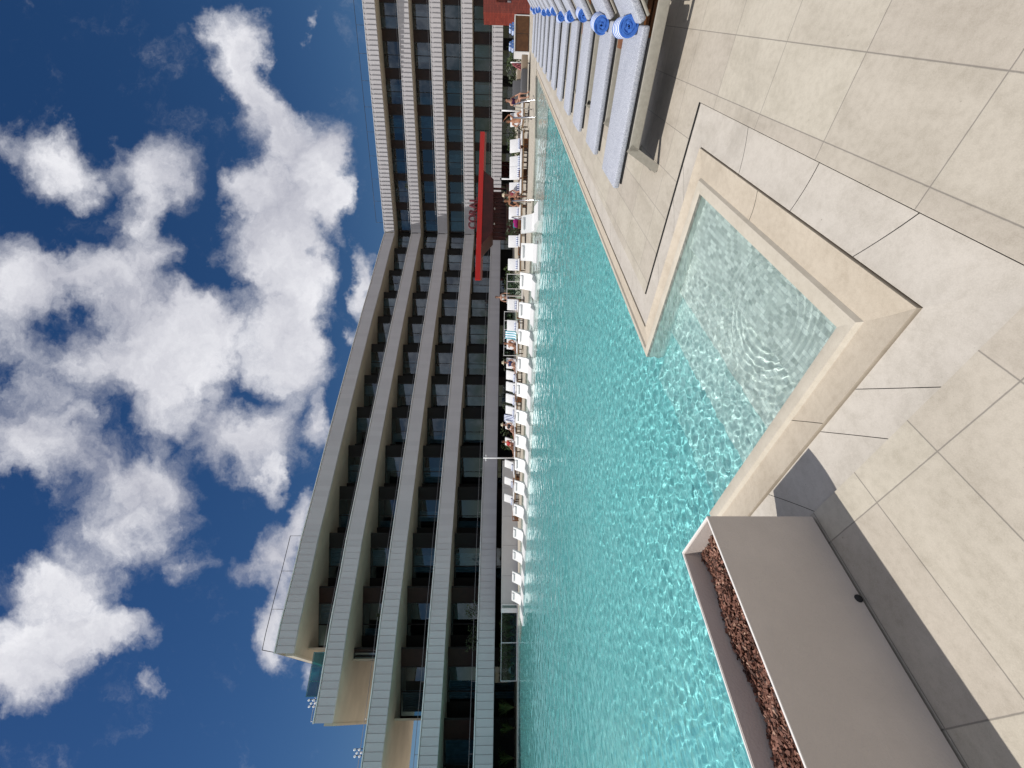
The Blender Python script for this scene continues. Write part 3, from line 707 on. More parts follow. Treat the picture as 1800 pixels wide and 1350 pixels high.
for i, y in enumerate((389, 443, 497, 548, 596, 644, 690, 738, 781, 822, 862, 904, 945, 985, 1023, 1057)):
    o = o0 if i == 0 else copy_tree(o0); p = row_at(y, CL); o.location = (p.x, p.y, -.02 if i else 0.0); o.rotation_euler = (0, 0, R(158 + random.uniform(-7, 7)) if i else R(176))
    tag(o, 'white moulded lounger standing in shallow water right by the handrails' if i == 0 else 'white moulded lounger in shallow water, %s in line from the handrails' % NUM[i], 'pool lounger', 'white loungers on the shallow ledge')

# far deck row ----------------------------------------------------------------
m_wc = mat('white_cushion', (.74, .74, .74), .85, noise=.08, nscale=6, bump=.3, bscale=20)
m_tf = mat('teak_frame', (.30, .19, .10), .6, noise=.3, nscale=14); m_dkf = mat('dark_wood', (.05, .028, .018), .6)
def make_daybed():
    r = empty('daybed'); ang = R(64); rot = Matrix.Rotation(-ang, 3, 'X')
    MB().rbox((0, .52, .36), (.68, 1.16, .09), .03).build('seat_cushion', m_wc, r)
    c = Vector((0, -.06, .40)) + Vector((0, -math.cos(ang), math.sin(ang))) * .31
    MB().rbox(c, (.68, .64, .09), .03, rot=rot).build('back_cushion', m_wc, r)
    fr = MB(); fr.box((-.35, .40, .28), (.04, 1.5, .06)).box((.35, .40, .28), (.04, 1.5, .06)).box((0, 1.13, .28), (.66, .04, .06)).box((0, -.33, .28), (.66, .04, .06))
    for k in range(9): fr.box((0, -.2 + k * .155, .29), (.66, .07, .02))
    fr.build('frame', m_tf, r)
    for x in (-.33, .33):
        for y in (-.28, 1.08): MB().box((x, y, .125), (.05, .05, .25)).build('leg', m_dkf, r)
    return r
ROW = [(22, 21.4), (14.5, 22.5), (12.6, 22.9), (-5.2, 27.4), (-9.0, 28.2)]
db0 = make_daybed(); RZF = R(165)
m_towel2 = towel_mat('navy_striped_towel', (.06, .09, .30), [(.0, .05), (.09, .15), (.19, .25), (.29, .35), (.39, .45), (.49, .6)])
tw2 = make_towel(.52, .07, m_towel2, 3.0); used_t = 0
DB = [207, 254, 284, 303, 331, 374, 424, 465, 536, 573, 606, 640, 663, 683, 704, 725, 751, 781, 820, 850, 880]
for i, y in enumerate(DB):
    o = db0 if i == 0 else copy_tree(db0); p = row_at(y, ROW); o.location = p; rz = RZF + R(random.uniform(-5, 5)) - (R(14) if y > 640 else 0); o.rotation_euler = (0, 0, rz)
    tag(o, 'white cushioned teak daybed on the far deck, %s in line from the towel cabinet' % NUM[i], 'daybed', 'white daybeds on the far deck')
    if y in (606, 640, 751, 781, 207): continue
    q = tw2 if not used_t else tw2.copy()
    if used_t: C.objects.link(q)
    used_t += 1
    q.location = p + Matrix.Rotation(rz, 3, 'Z') @ Vector((-.26, .10, .475)); q.rotation_euler = (random.uniform(0, 6), 0, rz)
    tag(q, 'rolled navy striped towel on the %s far daybed from the towel cabinet' % NUM[i], 'towel', 'rolled towels on the far daybeds')
tb1 = None
for i, (y, dy) in enumerate(((269, -.6), (313, -.2), (399, -.6), (447, -.5), (556, -.6), (697, -.7), (838, -.6), (901, -.5))):
    if tb1 is None: tb1 = make_table(.50, .42); o = tb1
    else: o = copy_tree(tb1)
    p = row_at(y, ROW); o.location = (p.x, p.y + dy - .2, 0); o.rotation_euler = (0, 0, RZF)
    tag(o, 'brown teak side table on the far deck, %s in line from the towel cabinet' % NUM[i], 'side table', 'teak tables on the far deck')

# handrails ---------------------------------------------------------------------
m_chrome = mat('steel', (.55, .56, .58), .2, metal=1.0)
for i, (px, py, turn) in enumerate(((936, 190, 0), (936, 209, 0), (934, 355, 0), (934, 381, 0))):
    p = P(px, py, 0); d = Vector((-.5, -.86, 0)) if i % 2 else Vector((-.35, -.93, 0)); mb = MB(); pts = []
    for k in range(13):
        a = k / 12; x = -.25 + 1.75 * a; z = .0 + .92 * math.sin(min(1, a * 3.2) * math.pi / 2) if a < .32 else .92 - 1.15 * ((a - .32) / .68) ** 1.6
        pts.append(p + d * x + Vector((0, 0, z)))
    mb.tube(pts, .024, 10); o = mb.build('handrail', m_chrome)
    tag(o, ('%s steel grab rail leading into the pool, %s' % (('dark upright', 'bent')[i % 2], ('nearer the towel cabinet', 'by the first in-pool lounger')[i // 2])), 'handrail', 'steel handrails at the pool steps')

# towel cabinet and its towels ----------------------------------------------------
cp = P(930, 70, 0); cp = Vector((19.3, 22.6, 0)); cw = 1.85
cb = empty('towel_cabinet', (cp.x - .15, cp.y, 0), R(-8)); tag(cb, 'brown wooden cabinet with white frame holding rolled towels on top', 'cabinet')
MB().box((0, 0, .40), (cw - .08, .55, .72)).build('cabinet_body', mat('brown_veneer', (.13, .055, .02), .5, noise=.3, nscale=6), cb)
MB().box((0, 0, .80), (cw, .60, .05)).build('worktop', m_rail, cb)
for x in (-1, 1): MB().box((x * (cw / 2 - .02), 0, .385), (.04, .59, .77)).build('end_frame', m_rail, cb)
MB().box((0, -.279, .40), (.012, .01, .70)).build('door_joint', m_gap, cb)
m_towel3 = towel_mat('blue_white_towel', (.12, .25, .60), [(.03, .07), (.12, .16), (.21, .25), (.29, .33)])
tw3 = make_towel(.34, .075, m_towel3, 3.0); k = 0
for sx_ in (-.66, .22):
    for (dx, z) in ((0, .90), (.155, .90), (.31, .90), (.08, 1.035), (.235, 1.035)):
        o = tw3 if k == 0 else tw3.copy()
        if k: C.objects.link(o)
        o.location = cb.location + Matrix.Rotation(R(-8), 3, 'Z') @ Vector((sx_ + dx, .12, z)); o.rotation_euler = (random.uniform(0, 6), 0, R(-98))
        tag(o, 'small blue and white rolled towel in the %s pile on the cabinet, %s' % (('pool-side', 'kiosk-side')[sx_ > 0], ('bottom left', 'bottom middle', 'bottom right', 'top left', 'top right')[k % 5]), 'towel', 'rolled towels piled on the cabinet'); k += 1

# red kiosk ---------------------------------------------------------------------
m_brick = bpy.data.materials.new('red_tile'); m_brick.use_nodes = True; t = NT(m_brick.node_tree); b = t.n['Principled BSDF']
tc = t('ShaderNodeTexCoord').outputs['Object']; sx = t('ShaderNodeSeparateXYZ', {0: tc}); q = t('ShaderNodeCombineXYZ', {0: t.m('ADD', sx.outputs[0], sx.outputs[1]), 1: sx.outputs[2]}).outputs[0]
br = t('ShaderNodeTexBrick', {0: q, 'Color1': (.30, .055, .035, 1), 'Color2': (.20, .03, .02, 1), 'Mortar': (.10, .03, .025, 1), 'Scale': 1.0, 'Mortar Size': .008, 'Brick Width': .25, 'Row Height': .075})
t.l.new(br.outputs[0], b.inputs['Base Color']); b.inputs['Roughness'].default_value = .5
kp = Vector((20.1, 22.2, 0)); kz = 2.52
ks = empty('pool_kiosk', kp, R(-6)); tag(ks, 'red tiled kiosk with open serving hatch standing at the end of the lounger row', 'kiosk')
MB().box((.26, .45, kz / 2), (.52, .9, kz)).build('side_wall', m_brick, ks)
MB().box((2.4, .95, kz / 2), (3.7, .10, kz)).build('back_wall', m_brick, ks)
MB().box((2.4, .45, kz - .35), (3.76, .9, .7)).build('canopy', m_brick, ks)
MB().box((2.4, .35, .5), (3.75, .7, 1.0)).build('counter', m_brick, ks)
for i, x in enumerate((.75, 1.05, 1.35)): MB().box((x, -.012, 2.08), (.07, .02, .24)).build('lamp_strip', m_rail, ks)
MB().box((.85, .42, 1.12), (.10, .08, .20)).box((1.15, .42, 1.10), (.08, .08, .16)).box((1.5, .42, 1.14), (.30, .1, .22)).build('bar_goods', m_white, ks)

# pink draped cloth on pole, grey covered daybed -------------------------------------
pp = P(931, 111, 0); r_ = empty('draped_stand', pp); tag(r_, 'red and pink cloth draped from a slim white pole', 'cloth stand')
MB().tube([(0, 0, 0), (0, 0, 1.02)], .028, 8).build('pole', m_rail, r_)
mb = MB(); N = 18; vs = []
for i in range(N + 1):
    f = i / N; x = -.04 - .52 * f; fold = .05 * math.sin(f * 19)
    vs += [(x * .25, fold * .4, .96 - .03 * f), (x * .7, fold, .62 - .12 * f), (x * 1.05, fold * 1.4, .10 + .05 * f)]
mb.add(vs, [(3 * i + j, 3 * i + 3 + j, 3 * i + 4 + j, 3 * i + 1 + j) for i in range(N) for j in range(2)], True)
mb.build('cloth', mat('red_pink_cloth', (.62, .20, .22), .8, noise=.75, nscale=9), r_)
def covered(y0, name, lab, col, w_, z_):
    p = row_at(y0, ROW); o = empty('covered_daybed', p, RZF); tag(o, lab, 'daybed')
    c_ = mat(name, col, .7); ang = R(60)
    MB().rbox((0, .5, .30), (w_, 1.3, .32), .04).build('seat', c_, o)
    MB().rbox((0, -.25, z_ / 2 + .22), (w_, .16, z_), .04, rot=Matrix.Rotation(R(18), 3, 'X')).build('backrest', c_, o); return o
covered(130, 'taupe_cover', 'low taupe slatted daybed beside the draped cloth stand', (.28, .22, .16), .85, .42)
covered(156, 'charcoal_cover', 'charcoal covered daybed between the taupe one and the sitter in purple', (.10, .10, .105), 1.0, .66)

# slim posts ---------------------------------------------------------------------------
for px, py, top, lab in ((0, 169, 1.50, 'short white post behind the charcoal daybed'), (0, 296, 1.45, 'short white post behind the fourth far daybed')):
    p = row_at(py, ROW); p.y += 1.2; o = empty('post', p); tag(o, lab, 'post')
    MB().tube([(0, 0, 0), (0, 0, top)], .04, 10).build('shaft', m_rail, o); MB().tube([(0, 0, top), (0, 0, top + .07)], .055, 10).build('cap', m_frame, o)
p = row_at(802.5, ROW); p.y -= .6; o = empty('outdoor_shower', p, R(10)); tag(o, 'tall slim white pole with small cross fittings, seen against the lowest balcony band', 'shower pole')
MB().tube([(0, 0, 0), (0, 0, 2.38)], .045, 10).build('pole', m_rail, o)
MB().tube([(-.16, 0, 2.22), (.16, 0, 2.22)], .025, 8).tube([(0, 0, 2.30), (0, -.22, 2.33)], .02, 8).ball((0, -.24, 2.30), (.07, .07, .03)).ball((-.17, 0, 2.22), .04).ball((.17, 0, 2.22), .04).build('shower_head', m_rail, o)

# low wall, glass screen, fence on the far deck --------------------------------------
a = P(882, 1068, 1.08); a = Vector((-14.9, 27.35, 0)); b_ = Vector((-5.6, 29.9, 0)); mid = (a + b_) / 2; d = b_ - a; ang = math.atan2(d.y, d.x)
o = empty('low_wall', a, ang); tag(o, 'long low pale wall behind the in-pool loungers, ending in a white pier', 'wall'); L_ = d.length
m_wallp = mat('pale_render', (.60, .59, .58), .8, noise=.06, nscale=1.5)
for k in range(5): MB().box((L_ * (k + .5) / 5, .15, .535), (L_ / 5 - .012, .28, 1.07)).build('wall_panel', m_wallp, o)
MB().box((L_ / 2, .15, 1.085), (L_, .34, .03)).build('coping', m_rail, o); MB().box((-.14, .0, .55), (.27, .62, 1.1)).build('pier', m_rail, o)
m_clear = glass_mat('clear_glass', (.75, .85, .83), .12)
def screen(a, b, h, n, name, lab, cat, mg, mf, top=True):
    d = b - a; o = empty(name, a, math.atan2(d.y, d.x)); tag(o, lab, cat); L_ = d.length
    for k in range(n):
        MB().box((L_ * (k + .5) / n, 0, h / 2 + .03), (L_ / n - .05, .014, h - .10)).build('glass_panel', mg, o)
    for k in range(n + 1): MB().box((L_ * k / n, 0, h / 2), (.04, .05, h)).build('post', mf, o)
    fr = MB().box((L_ / 2, 0, h + .015), (L_ + .06, .055, .03)); fr.build('top_rail', mf, o)
    if not top: return o
    MB().box((L_ / 2, 0, .03), (L_, .06, .06)).build('bottom_rail', mf, o); return o
g0 = row_at(1213, [(-5, 26), (-23, 26.3)]); g1 = row_at(1078, [(-5, 26), (-23, 26.3)])
screen(Vector((g0.x, g0.y + .8, 0)), Vector((g1.x, g1.y + 1.0, 0)), 1.05, 2, 'glass_balustrade', 'white framed glass balustrade beyond the pool with plants behind it', 'balustrade', m_clear, m_rail)
f0_ = row_at(533, [(12.6, 24.6), (-5.2, 29)]); f1_ = row_at(482, [(12.6, 24.6), (-5.2, 29)])
screen(f0_, f1_, .98, 4, 'deck_fence', 'white railed fence panel backed by leaves between two far daybeds', 'fence', m_clear, m_rail)
f0_ = row_at(625, [(12.6, 25.2), (-5.2, 29.6)]); f1_ = row_at(548, [(12.6, 25.2), (-5.2, 29.6)])
screen(f0_, f1_, 1.12, 5, 'deck_fence', 'white railed fence panel behind the striped towel sunbathers', 'fence', m_clear, m_rail)

# plants -----------------------------------------------------------------------------
def leaf_mat(name, c1, c2):
    m = bpy.data.materials.new(name); m.use_nodes = True; t = NT(m.node_tree); b = t.n['Principled BSDF']
    gi = t('ShaderNodeNewGeometry').outputs['Random Per Island']; t.l.new(t.mix(gi, c1, c2), b.inputs['Base Color']); b.inputs['Roughness'].default_value = .5; return m
m_leaf = leaf_mat('leaves', (.03, .065, .018), (.09, .13, .035)); m_leaf2 = leaf_mat('dark_leaves', (.018, .032, .012), (.05, .07, .025)); m_stem = mat('stem', (.07, .05, .03), .9)
def shrub(p, w_, h_, n, lab, m=m_leaf2, cat='shrub', group=None, seed=0, ls=.09):
    rnd = random.Random(seed); o = empty('shrub', p); tag(o, lab, cat, group); mb = MB(); cl = [(rnd.uniform(-.6, .6) * w_, rnd.uniform(-.4, .4) * w_, rnd.uniform(.25, .95) * h_, rnd.uniform(.18, .34) * min(w_, h_)) for _ in range(9)]
    for i in range(n):
        c = rnd.choice(cl); v = Vector((rnd.gauss(0, 1), rnd.gauss(0, 1), rnd.gauss(0, 1))).normalized() * c[3] * rnd.uniform(.6, 1.1)
        q = Vector(c[:3]) + v; q.z = max(q.z, .03); rot = Euler((rnd.uniform(0, 3), rnd.uniform(0, 3), rnd.uniform(0, 6))).to_matrix(); a = rnd.uniform(.6, 1.3) * ls
        mb.add([q + rot @ Vector((0, -a, 0)), q + rot @ Vector((a * .38, 0, a * .1)), q + rot @ Vector((0, a, 0)), q + rot @ Vector((-a * .38, 0, a * .1))], [(0, 1, 2, 3)])
    mb.build('foliage', m, o); st = MB()
    for c in cl[:5]: st.tube([(0, 0, 0), (c[0] * .5, c[1] * .5, c[2] * .5), c[:3]], [.02, .014, .006], 5)
    st.build('stem', m_stem, o); return o
def spiky(p, r, h, n, lab, seed=0, group=None, m=m_leaf):
    rnd = random.Random(seed); o = empty('palm_shrub', p); tag(o, lab, 'plant', group); mb = MB()
    for i in range(n):
        az = rnd.uniform(0, 6.28); out = rnd.uniform(.3, 1) * r; zz = h * rnd.uniform(.55, 1); wd = rnd.uniform(.018, .035); d = Vector((math.cos(az), math.sin(az), 0)); s_ = Vector((-d.y, d.x, 0)) * wd; pts = []
        for k in range(6):
            f = k / 5; c = d * out * f ** 1.1 + Vector((0, 0, .1 + zz * math.sin(min(1, f * 1.15) * math.pi * .56) - .25 * out * f ** 3)); ww = math.sin(math.pi * (.12 + .86 * f)) ; pts += [c - s_ * ww, c + s_ * ww]
        mb.add(pts, [(2 * k, 2 * k + 1, 2 * k + 3, 2 * k + 2) for k in range(5)])
    mb.build('leaves', m, o); MB().tube([(0, 0, 0), (0, 0, .2)], [.07, .05], 7).build('trunk', m_stem, o); return o
for i, (y, dz) in enumerate(((1098, 1.4), (1112, 1.0), (1130, 1.5), (1148, .9), (1166, 1.2), (1184, 1.5), (1200, 1.0), (1250, .5), (1292, .9), (1340, .5))):
    p = row_at(y, [(-5, 27.0), (-26, 27.2)]); spiky(Vector((p.x, p.y + dz * .6, 0)), .95, 1.05 + .15 * (i % 2), 80, 'spiky green plant beyond the far pool edge, %s from the white pier' % NUM[i], i, 'spiky plants beyond the pool')
for i, y in enumerate((98, 122, 232, 268, 345, 400, 492, 512, 526, 575, 640, 700, 770)):
    p = row_at(y, [(30, 23.8), (15.5, 25.5), (-5.2, 30.6), (-9, 31.3)])
    shrub(p, 1.1, 1.05, 260, 'dark leafy shrub behind the far daybeds, %s from the towel cabinet' % NUM[i], group='shrubs behind the far daybeds', seed=20 + i, m=m_leaf2 if i % 3 else m_leaf)
for i, (y, k, w_, h_, lab) in enumerate(((1085, 0, 1.4, 1.0, 'trailing dark greenery on the lowest terrace, nearer the pier'), (1150, 0, 1.5, 1.1, 'trailing dark greenery on the lowest terrace, further from the pier'), (1105, 2, .5, .6, 'small potted plant on the middle terrace'), (327, 3, .7, .7, 'small green plant on the sunlit upper balcony'))):
    p = (front_at(y) if y > 413 else right_at(y, k)) + Vector((.2, .7, 0)); p.z = ZT[k] - BH + .36; shrub(p, w_, h_ + .55, 240, lab, m_leaf if k == 3 else m_leaf2, 'plant', None, 60 + i, .1)

# terrace glass screen and globe lamps at the stepped end --------------------------------
a, b_ = front_at(1228) + Vector((0, .25, 0)), front_at(1153) + Vector((0, .25, 0)); a.z = b_.z = ZT[3] + .0
o = screen(a, b_, .80, 3, 'terrace_screen', 'teal glass wind screen on the stepped end of the top balcony', 'glass screen', glass_mat('teal_glass', (.10, .42, .46), .7), mat('teal_frame', (.03, .14, .17), .4))
m_globe = mat('white_globe', (.82, .82, .85), .3)
for i, (y, k, lab) in enumerate(((1240, 3, 'cluster of white globes on a dark stand beside the teal glass screen'), (1327, 2, 'cluster of white globes on a dark stand on the terrace below the teal screen'))):
    p = front_at(y) + Vector((0, .3, 0)); p.z = ZT[k] - .25; o = empty('globe_lamp', p); tag(o, lab, 'lamp', 'globe lamps on the terraces')
    MB().box((0, 0, .2), (.5, .3, .06)).tube([(-.2, 0, -.2), (-.2, 0, .75)], .02, 6).tube([(.2, 0, -.2), (.2, 0, .75)], .02, 6).build('stand', m_frame, o)
    for (x, z) in ((-.2, .78), (.2, .80), (0, .66), (-.2, .5), (.2, .52), (.02, .40)): MB().ball((x, -.05, z), .07).build('globe', m_globe, o)

# canopy bar with the red letters -----------------------------------------------------------
cl_, cr_ = Vector((675 - 493, 720, 0)) / 720 * 28.8, Vector((675 - 233, 720, 0)) / 720 * 33.2
cl_ = Vector((cl_.x, 28.8, 0)); cr_ = Vector((cr_.x, 33.2, 0)); d = cr_ - cl_; Lc = d.length
bar = empty('canopy_bar', cl_, math.atan2(d.y, d.x)); tag(bar, 'dark red bar pavilion under a long bright red flat canopy', 'bar pavilion')
m_red = mat('red_paint', (.66, .018, .014), .4); m_maroon = mat('maroon_panel', (.07, .010, .010), .6, noise=.4, nscale=1.2)
MB().box((Lc / 2, .03, 3.03), (Lc, .06, .36)).build('fascia', m_red, bar)
rb = Matrix.Rotation(-math.atan2(d.y, d.x), 3, 'Z'); pq = [rb @ (q_ - cl_) for q_ in (cl_, cr_, cr_ * 1.13, cl_ * 1.13)]
MB().prism([(q_.x, q_.y + .07) for q_ in pq], 2.88, 3.12).build('canopy_roof', mat('red_soffit', (.16, .012, .012), .6), bar)
xs0, xs1 = Lc * (493 - 412) / 260, Lc * (493 - 325) / 260
mb = MB(); n = 26
for k in range(n): mb.box((xs0 + (xs1 - xs0) * (k + .5) / n, 1.2 + .03 * (k % 2), 1.45), ((xs1 - xs0) / n - .02, .05, 2.85))
mb.build('slatted_wall', m_maroon, bar)
MB().box(((xs0 + xs1) / 2, .75, .5), (xs1 - xs0, .6, 1.0)).build('counter', m_maroon, bar); MB().box(((xs0 + xs1) / 2, .74, 1.03), (xs1 - xs0 + .1, .7, .05)).build('countertop', m_dkf, bar)
vs = [(xs0 - 1.3, .10, 2.87), (xs1 + 1.0, .10, 2.87), (xs1 + .15, .10, 2.05), (xs0 - .15, .10, 2.05)]
mb = MB(); mb.add(vs + [(v[0], 1.6, v[2]) for v in vs], [(3, 2, 1, 0), (4, 5, 6, 7), (0, 1, 5, 4), (1, 2, 6, 5), (2, 3, 7, 6), (3, 0, 4, 7)]); mb.build('bulkhead', m_maroon, bar)
for x in (xs0, xs1): MB().box((x, .9, 1.43), (.12, .12, 2.86)).build('column', m_maroon, bar)
for x in (xs0 + .9, xs0 + 2.3): MB().ball((x, .5, 1.95), (.09, .09, .05)).tube([(x, .5, 1.98), (x, .5, 2.3)], .01, 5).build('pendant_lamp', m_rail, bar)
sg = empty('roof_sign', cl_ + d * ((493 - 413) / 260) + Vector((0, -.10, 3.26)), math.atan2(d.y, d.x)); tag(sg, 'free-standing letters spelling CORAL along the top of the red canopy', 'sign')
m_let = mat('letter_maroon', (.16, .035, .045), .5); xcur = 0.0
for ch, wd in zip('CORAL', (.64, .72, .62, .66, .40)):
    cu = bpy.data.curves.new('letter', 'FONT'); cu.body = ch; cu.size = .82; cu.extrude = .05; cu.offset = .012; to = bpy.data.objects.new('tmp', cu); C.objects.link(to)
    dg = bpy.context.evaluated_depsgraph_get(); me = bpy.data.meshes.new_from_object(to.evaluated_get(dg)); bpy.data.objects.remove(to)
    me.materials.clear(); me.materials.append(m_let); me.transform(Matrix.Rotation(R(90), 4, 'X')); o = bpy.data.objects.new('letter_' + ch.lower(), me); C.objects.link(o); o.parent = sg; o.location = (xcur, 0, 0); xcur += wd * .93
# ---- PART 3: people ----
m_skin = mat('skin', (.46, .25, .17), .55, noise=.1, nscale=6); m_skin2 = mat('tanned_skin', (.34, .16, .09), .55, noise=.1, nscale=6)
def skin_mesh(name, V, E_, Rd, m, parent, sub=1):
    """a continuous tapering surface grown over a skeleton"""
    me = bpy.data.meshes.new(name); me.from_pydata([tuple(v) for v in V], E_, []); o = bpy.data.objects.new(name, me); C.objects.link(o)
    md = o.modifiers.new('s', 'SKIN'); md.use_smooth_shade = True
    if not me.skin_vertices: me.skin_vertices.new()
    for i, r in enumerate(Rd):
        sv = me.skin_vertices[0].data[i]; sv.radius = r if isinstance(r, tuple) else (r, r); sv.use_root = (i == 0)
    sb = o.modifiers.new('b', 'SUBSURF'); sb.levels = sub; sb.render_levels = sub
    dg = bpy.context.evaluated_depsgraph_get(); m2 = bpy.data.meshes.new_from_object(o.evaluated_get(dg)); bpy.data.objects.remove(o)
    m2.name = name; m2.materials.clear(); m2.materials.append(m); m2.polygons.foreach_set('use_smooth', [True] * len(m2.polygons))
    q = bpy.data.objects.new(name, m2); C.objects.link(q); q.parent = parent; return q
def person(p, rz, pose, lab, skin, wear, hair, hat=None, arm_up=False):
    r = empty('person', p, rz); tag(r, lab, 'person')
    V, E_, Rd = [], [], []
    def nv(v, rad, par=None):
        V.append(Vector(v)); Rd.append(rad)
        if par is not None: E_.append((par, len(V) - 1))
        return len(V) - 1
    if pose == 'recline':   # lying back on a raised backrest, legs along the seat, +y towards the pool
        hip = (0, .12, .50); wst = (0, .02, .60); chs = (0, -.14, .80); nck = (0, -.22, .99); hed = (0, -.235, 1.12)
        kn = [(-.13, .56, .66), (.13, .60, .50)]; an = [(-.13, .86, .46), (.14, 1.02, .45)]; ft = [(-.13, .96, .52), (.15, 1.08, .55)]
        el = [(-.30, -.02, .66), (.30, -.02, .64)]; wr = [(-.26, .20, .56), (.24, .20, .57)]
    elif pose == 'sit':
        hip = (0, 0, .52); wst = (0, -.03, .66); chs = (0, -.02, .88); nck = (0, .02, 1.06); hed = (0, .04, 1.19)
        kn = [(-.14, .42, .52), (.14, .44, .50)]; an = [(-.15, .46, .10), (.13, .50, .10)]; ft = [(-.16, .60, .04), (.14, .64, .04)]
        el = [(-.27, .06, .74), (.27, .08, .74)]; wr = [(-.16, .30, .62), (.15, .32, .60)]
    else:                   # stand
        hip = (0, 0, .92); wst = (0, 0, 1.06); chs = (0, 0, 1.28); nck = (0, 0, 1.48); hed = (0, .01, 1.62)
        kn = [(-.10, .02, .50), (.10, .03, .50)]; an = [(-.11, 0, .09), (.11, .02, .09)]; ft = [(-.12, .14, .04), (.12, .16, .04)]
        el = [(-.27, -.02, 1.14), (.27, -.02, 1.14)]; wr = [(-.27, .12, .92), (.27, .12, .92)]
    if arm_up: el[0] = (-.30, chs[1] + .05, nck[2] + .10); wr[0] = (-.10, chs[1] - .02, nck[2] + .32)
    h = nv(hip, (.155, .11)); w_ = nv(wst, (.125, .095), h); c = nv(chs, (.16, .105), w_); n = nv(nck, .052, c)
    hd1 = nv(Vector(hed) + Vector((0, .01, -.03)), (.068, .075), n); hd2 = nv(Vector(hed) + Vector((0, 0, .055)), (.078, .088), hd1); nv(Vector(hed) + Vector((0, 0, .10)), (.045, .05), hd2)
    for sgn in (0, 1):
        k = -1 if sgn == 0 else 1
        th_ = nv(Vector(hip) + Vector((k * .10, (kn[sgn][1] - hip[1]) * .15, (kn[sgn][2] - hip[2]) * .15)), .088, h); kk = nv(kn[sgn], .056, th_)
        ca = nv(Vector(kn[sgn]).lerp(Vector(an[sgn]), .35), .052, kk); aa = nv(an[sgn], .036, ca); nv(ft[sgn], (.042, .025), aa)
        sh = nv(Vector(chs) + Vector((k * .175, -.005, .10)), .058, c); ee = nv(el[sgn], .040, sh); ww = nv(wr[sgn], .027, ee)
        d = (Vector(wr[sgn]) - Vector(el[sgn])).normalized(); s_ = d.cross(Vector((0, 0, 1))); s_ = s_.normalized() if s_.length > .1 else Vector((1, 0, 0)); dn_ = d.cross(s_) * (1 if d.cross(s_).z < 0 else -1)
        pm = nv(Vector(wr[sgn]) + d * .055, (.034, .016), ww)
        for f, (off, ln_) in enumerate(((-.030, .070), (-.010, .082), (.010, .078), (.030, .060))):
            b0_ = nv(V[pm] + s_ * off + d * .030, .009, pm); b1_ = nv(V[b0_] + d * ln_ * .5 + dn_ * .006, .0085, b0_); nv(V[b1_] + d * ln_ * .42 + dn_ * .022, .007, b1_)
        t0 = nv(V[ww] + s_ * (-k * .034) + d * .035, .010, ww); nv(V[t0] + d * .035 - s_ * k * .012 + dn_ * .012, .008, t0)
    body = skin_mesh('body', V, E_, Rd, skin, r)
    # nose, ears, eyes and mouth on the head
    bmh = Vector(hed); fx = MB(); fx.ball(bmh + Vector((0, .088, .005)), (.012, .018, .022), 6, 5); fx.ball(bmh + Vector((-.079, 0, .01)), (.010, .018, .028), 6, 5); fx.ball(bmh + Vector((.079, 0, .01)), (.010, .018, .028), 6, 5); fx.build('face', skin, r)
    fe = MB(); fe.ball(bmh + Vector((-.030, .080, .032)), (.011, .008, .008), 6, 5); fe.ball(bmh + Vector((.030, .080, .032)), (.011, .008, .008), 6, 5); fe.ball(bmh + Vector((0, .080, -.038)), (.022, .008, .006), 6, 5); fe.build('eyes_and_mouth', m_gap, r)
    hm = MB(); bm = bmesh.new(); bmesh.ops.create_uvsphere(bm, u_segments=14, v_segments=9, radius=1)
    bmesh.ops.delete(bm, geom=[v for v in bm.verts if v.co.z < -.1 and v.co.y > -.25 or v.co.y > .62 and v.co.z < .5], context='VERTS'); bm.verts.index_update()
    hm.add([bmh + Vector((v.co.x * .092, v.co.y * .102 - .008, v.co.z * .115 + .035)) for v in bm.verts], [[v.index for v in f.verts] for f in bm.faces], True); bm.free(); hm.build('hair', hair, r)
    top, shorts = wear
    a = [Vector(hip), Vector(hip).lerp(Vector(kn[0]), .42) , Vector(hip).lerp(Vector(kn[1]), .42)]
    if shorts: skin_mesh('shorts', [a[0], a[0] + Vector((-.10, .03, 0)), a[1] + Vector((-.05, 0, 0)), a[0] + Vector((.10, .03, 0)), a[2] + Vector((.05, 0, 0)), Vector(hip).lerp(Vector(wst), .5)], [(0, 1), (1, 2), (0, 3), (3, 4), (0, 5)], [(.165, .12), .098, .086, .098, .086, (.145, .11)], shorts, r)
    if top: skin_mesh('top', [Vector(wst) + Vector((0, 0, -.04)), Vector(chs), Vector(chs).lerp(Vector(nck), .42), Vector(chs) + Vector((-.17, 0, .10)), Vector(chs) + Vector((.17, 0, .10))], [(0, 1), (1, 2), (1, 3), (1, 4)], [(.14, .108), (.172, .118), (.10, .075), .068, .068], top, r)
    if hat:
        hb = MB(); c0 = bmh + Vector((0, 0, .075)); N = 20
        for (r0, z0_, r1, z1_) in ((.20, 0, .098, .02), (.098, .02, .085, .11), (.085, .11, .001, .12)):
            vs = [c0 + Vector((math.cos(2 * math.pi * k_ / N) * rr_1, math.sin(2 * math.pi * k_ / N) * rr_1, zz)) for rr_1, zz in ((r0, z0_), (r1, z1_)) for k_ in range(N)]
            hb.add(vs, [(k_, (k_ + 1) % N, N + (k_ + 1) % N, N + k_) for k_ in range(N)], True)
        hb.build('hat', hat, r)
    return r
m_hd = mat('dark_hair', (.018, .011, .008), .6); m_hb = mat('brown_hair', (.09, .045, .02), .6); m_hg = mat('grey_hair', (.35, .33, .30), .7)
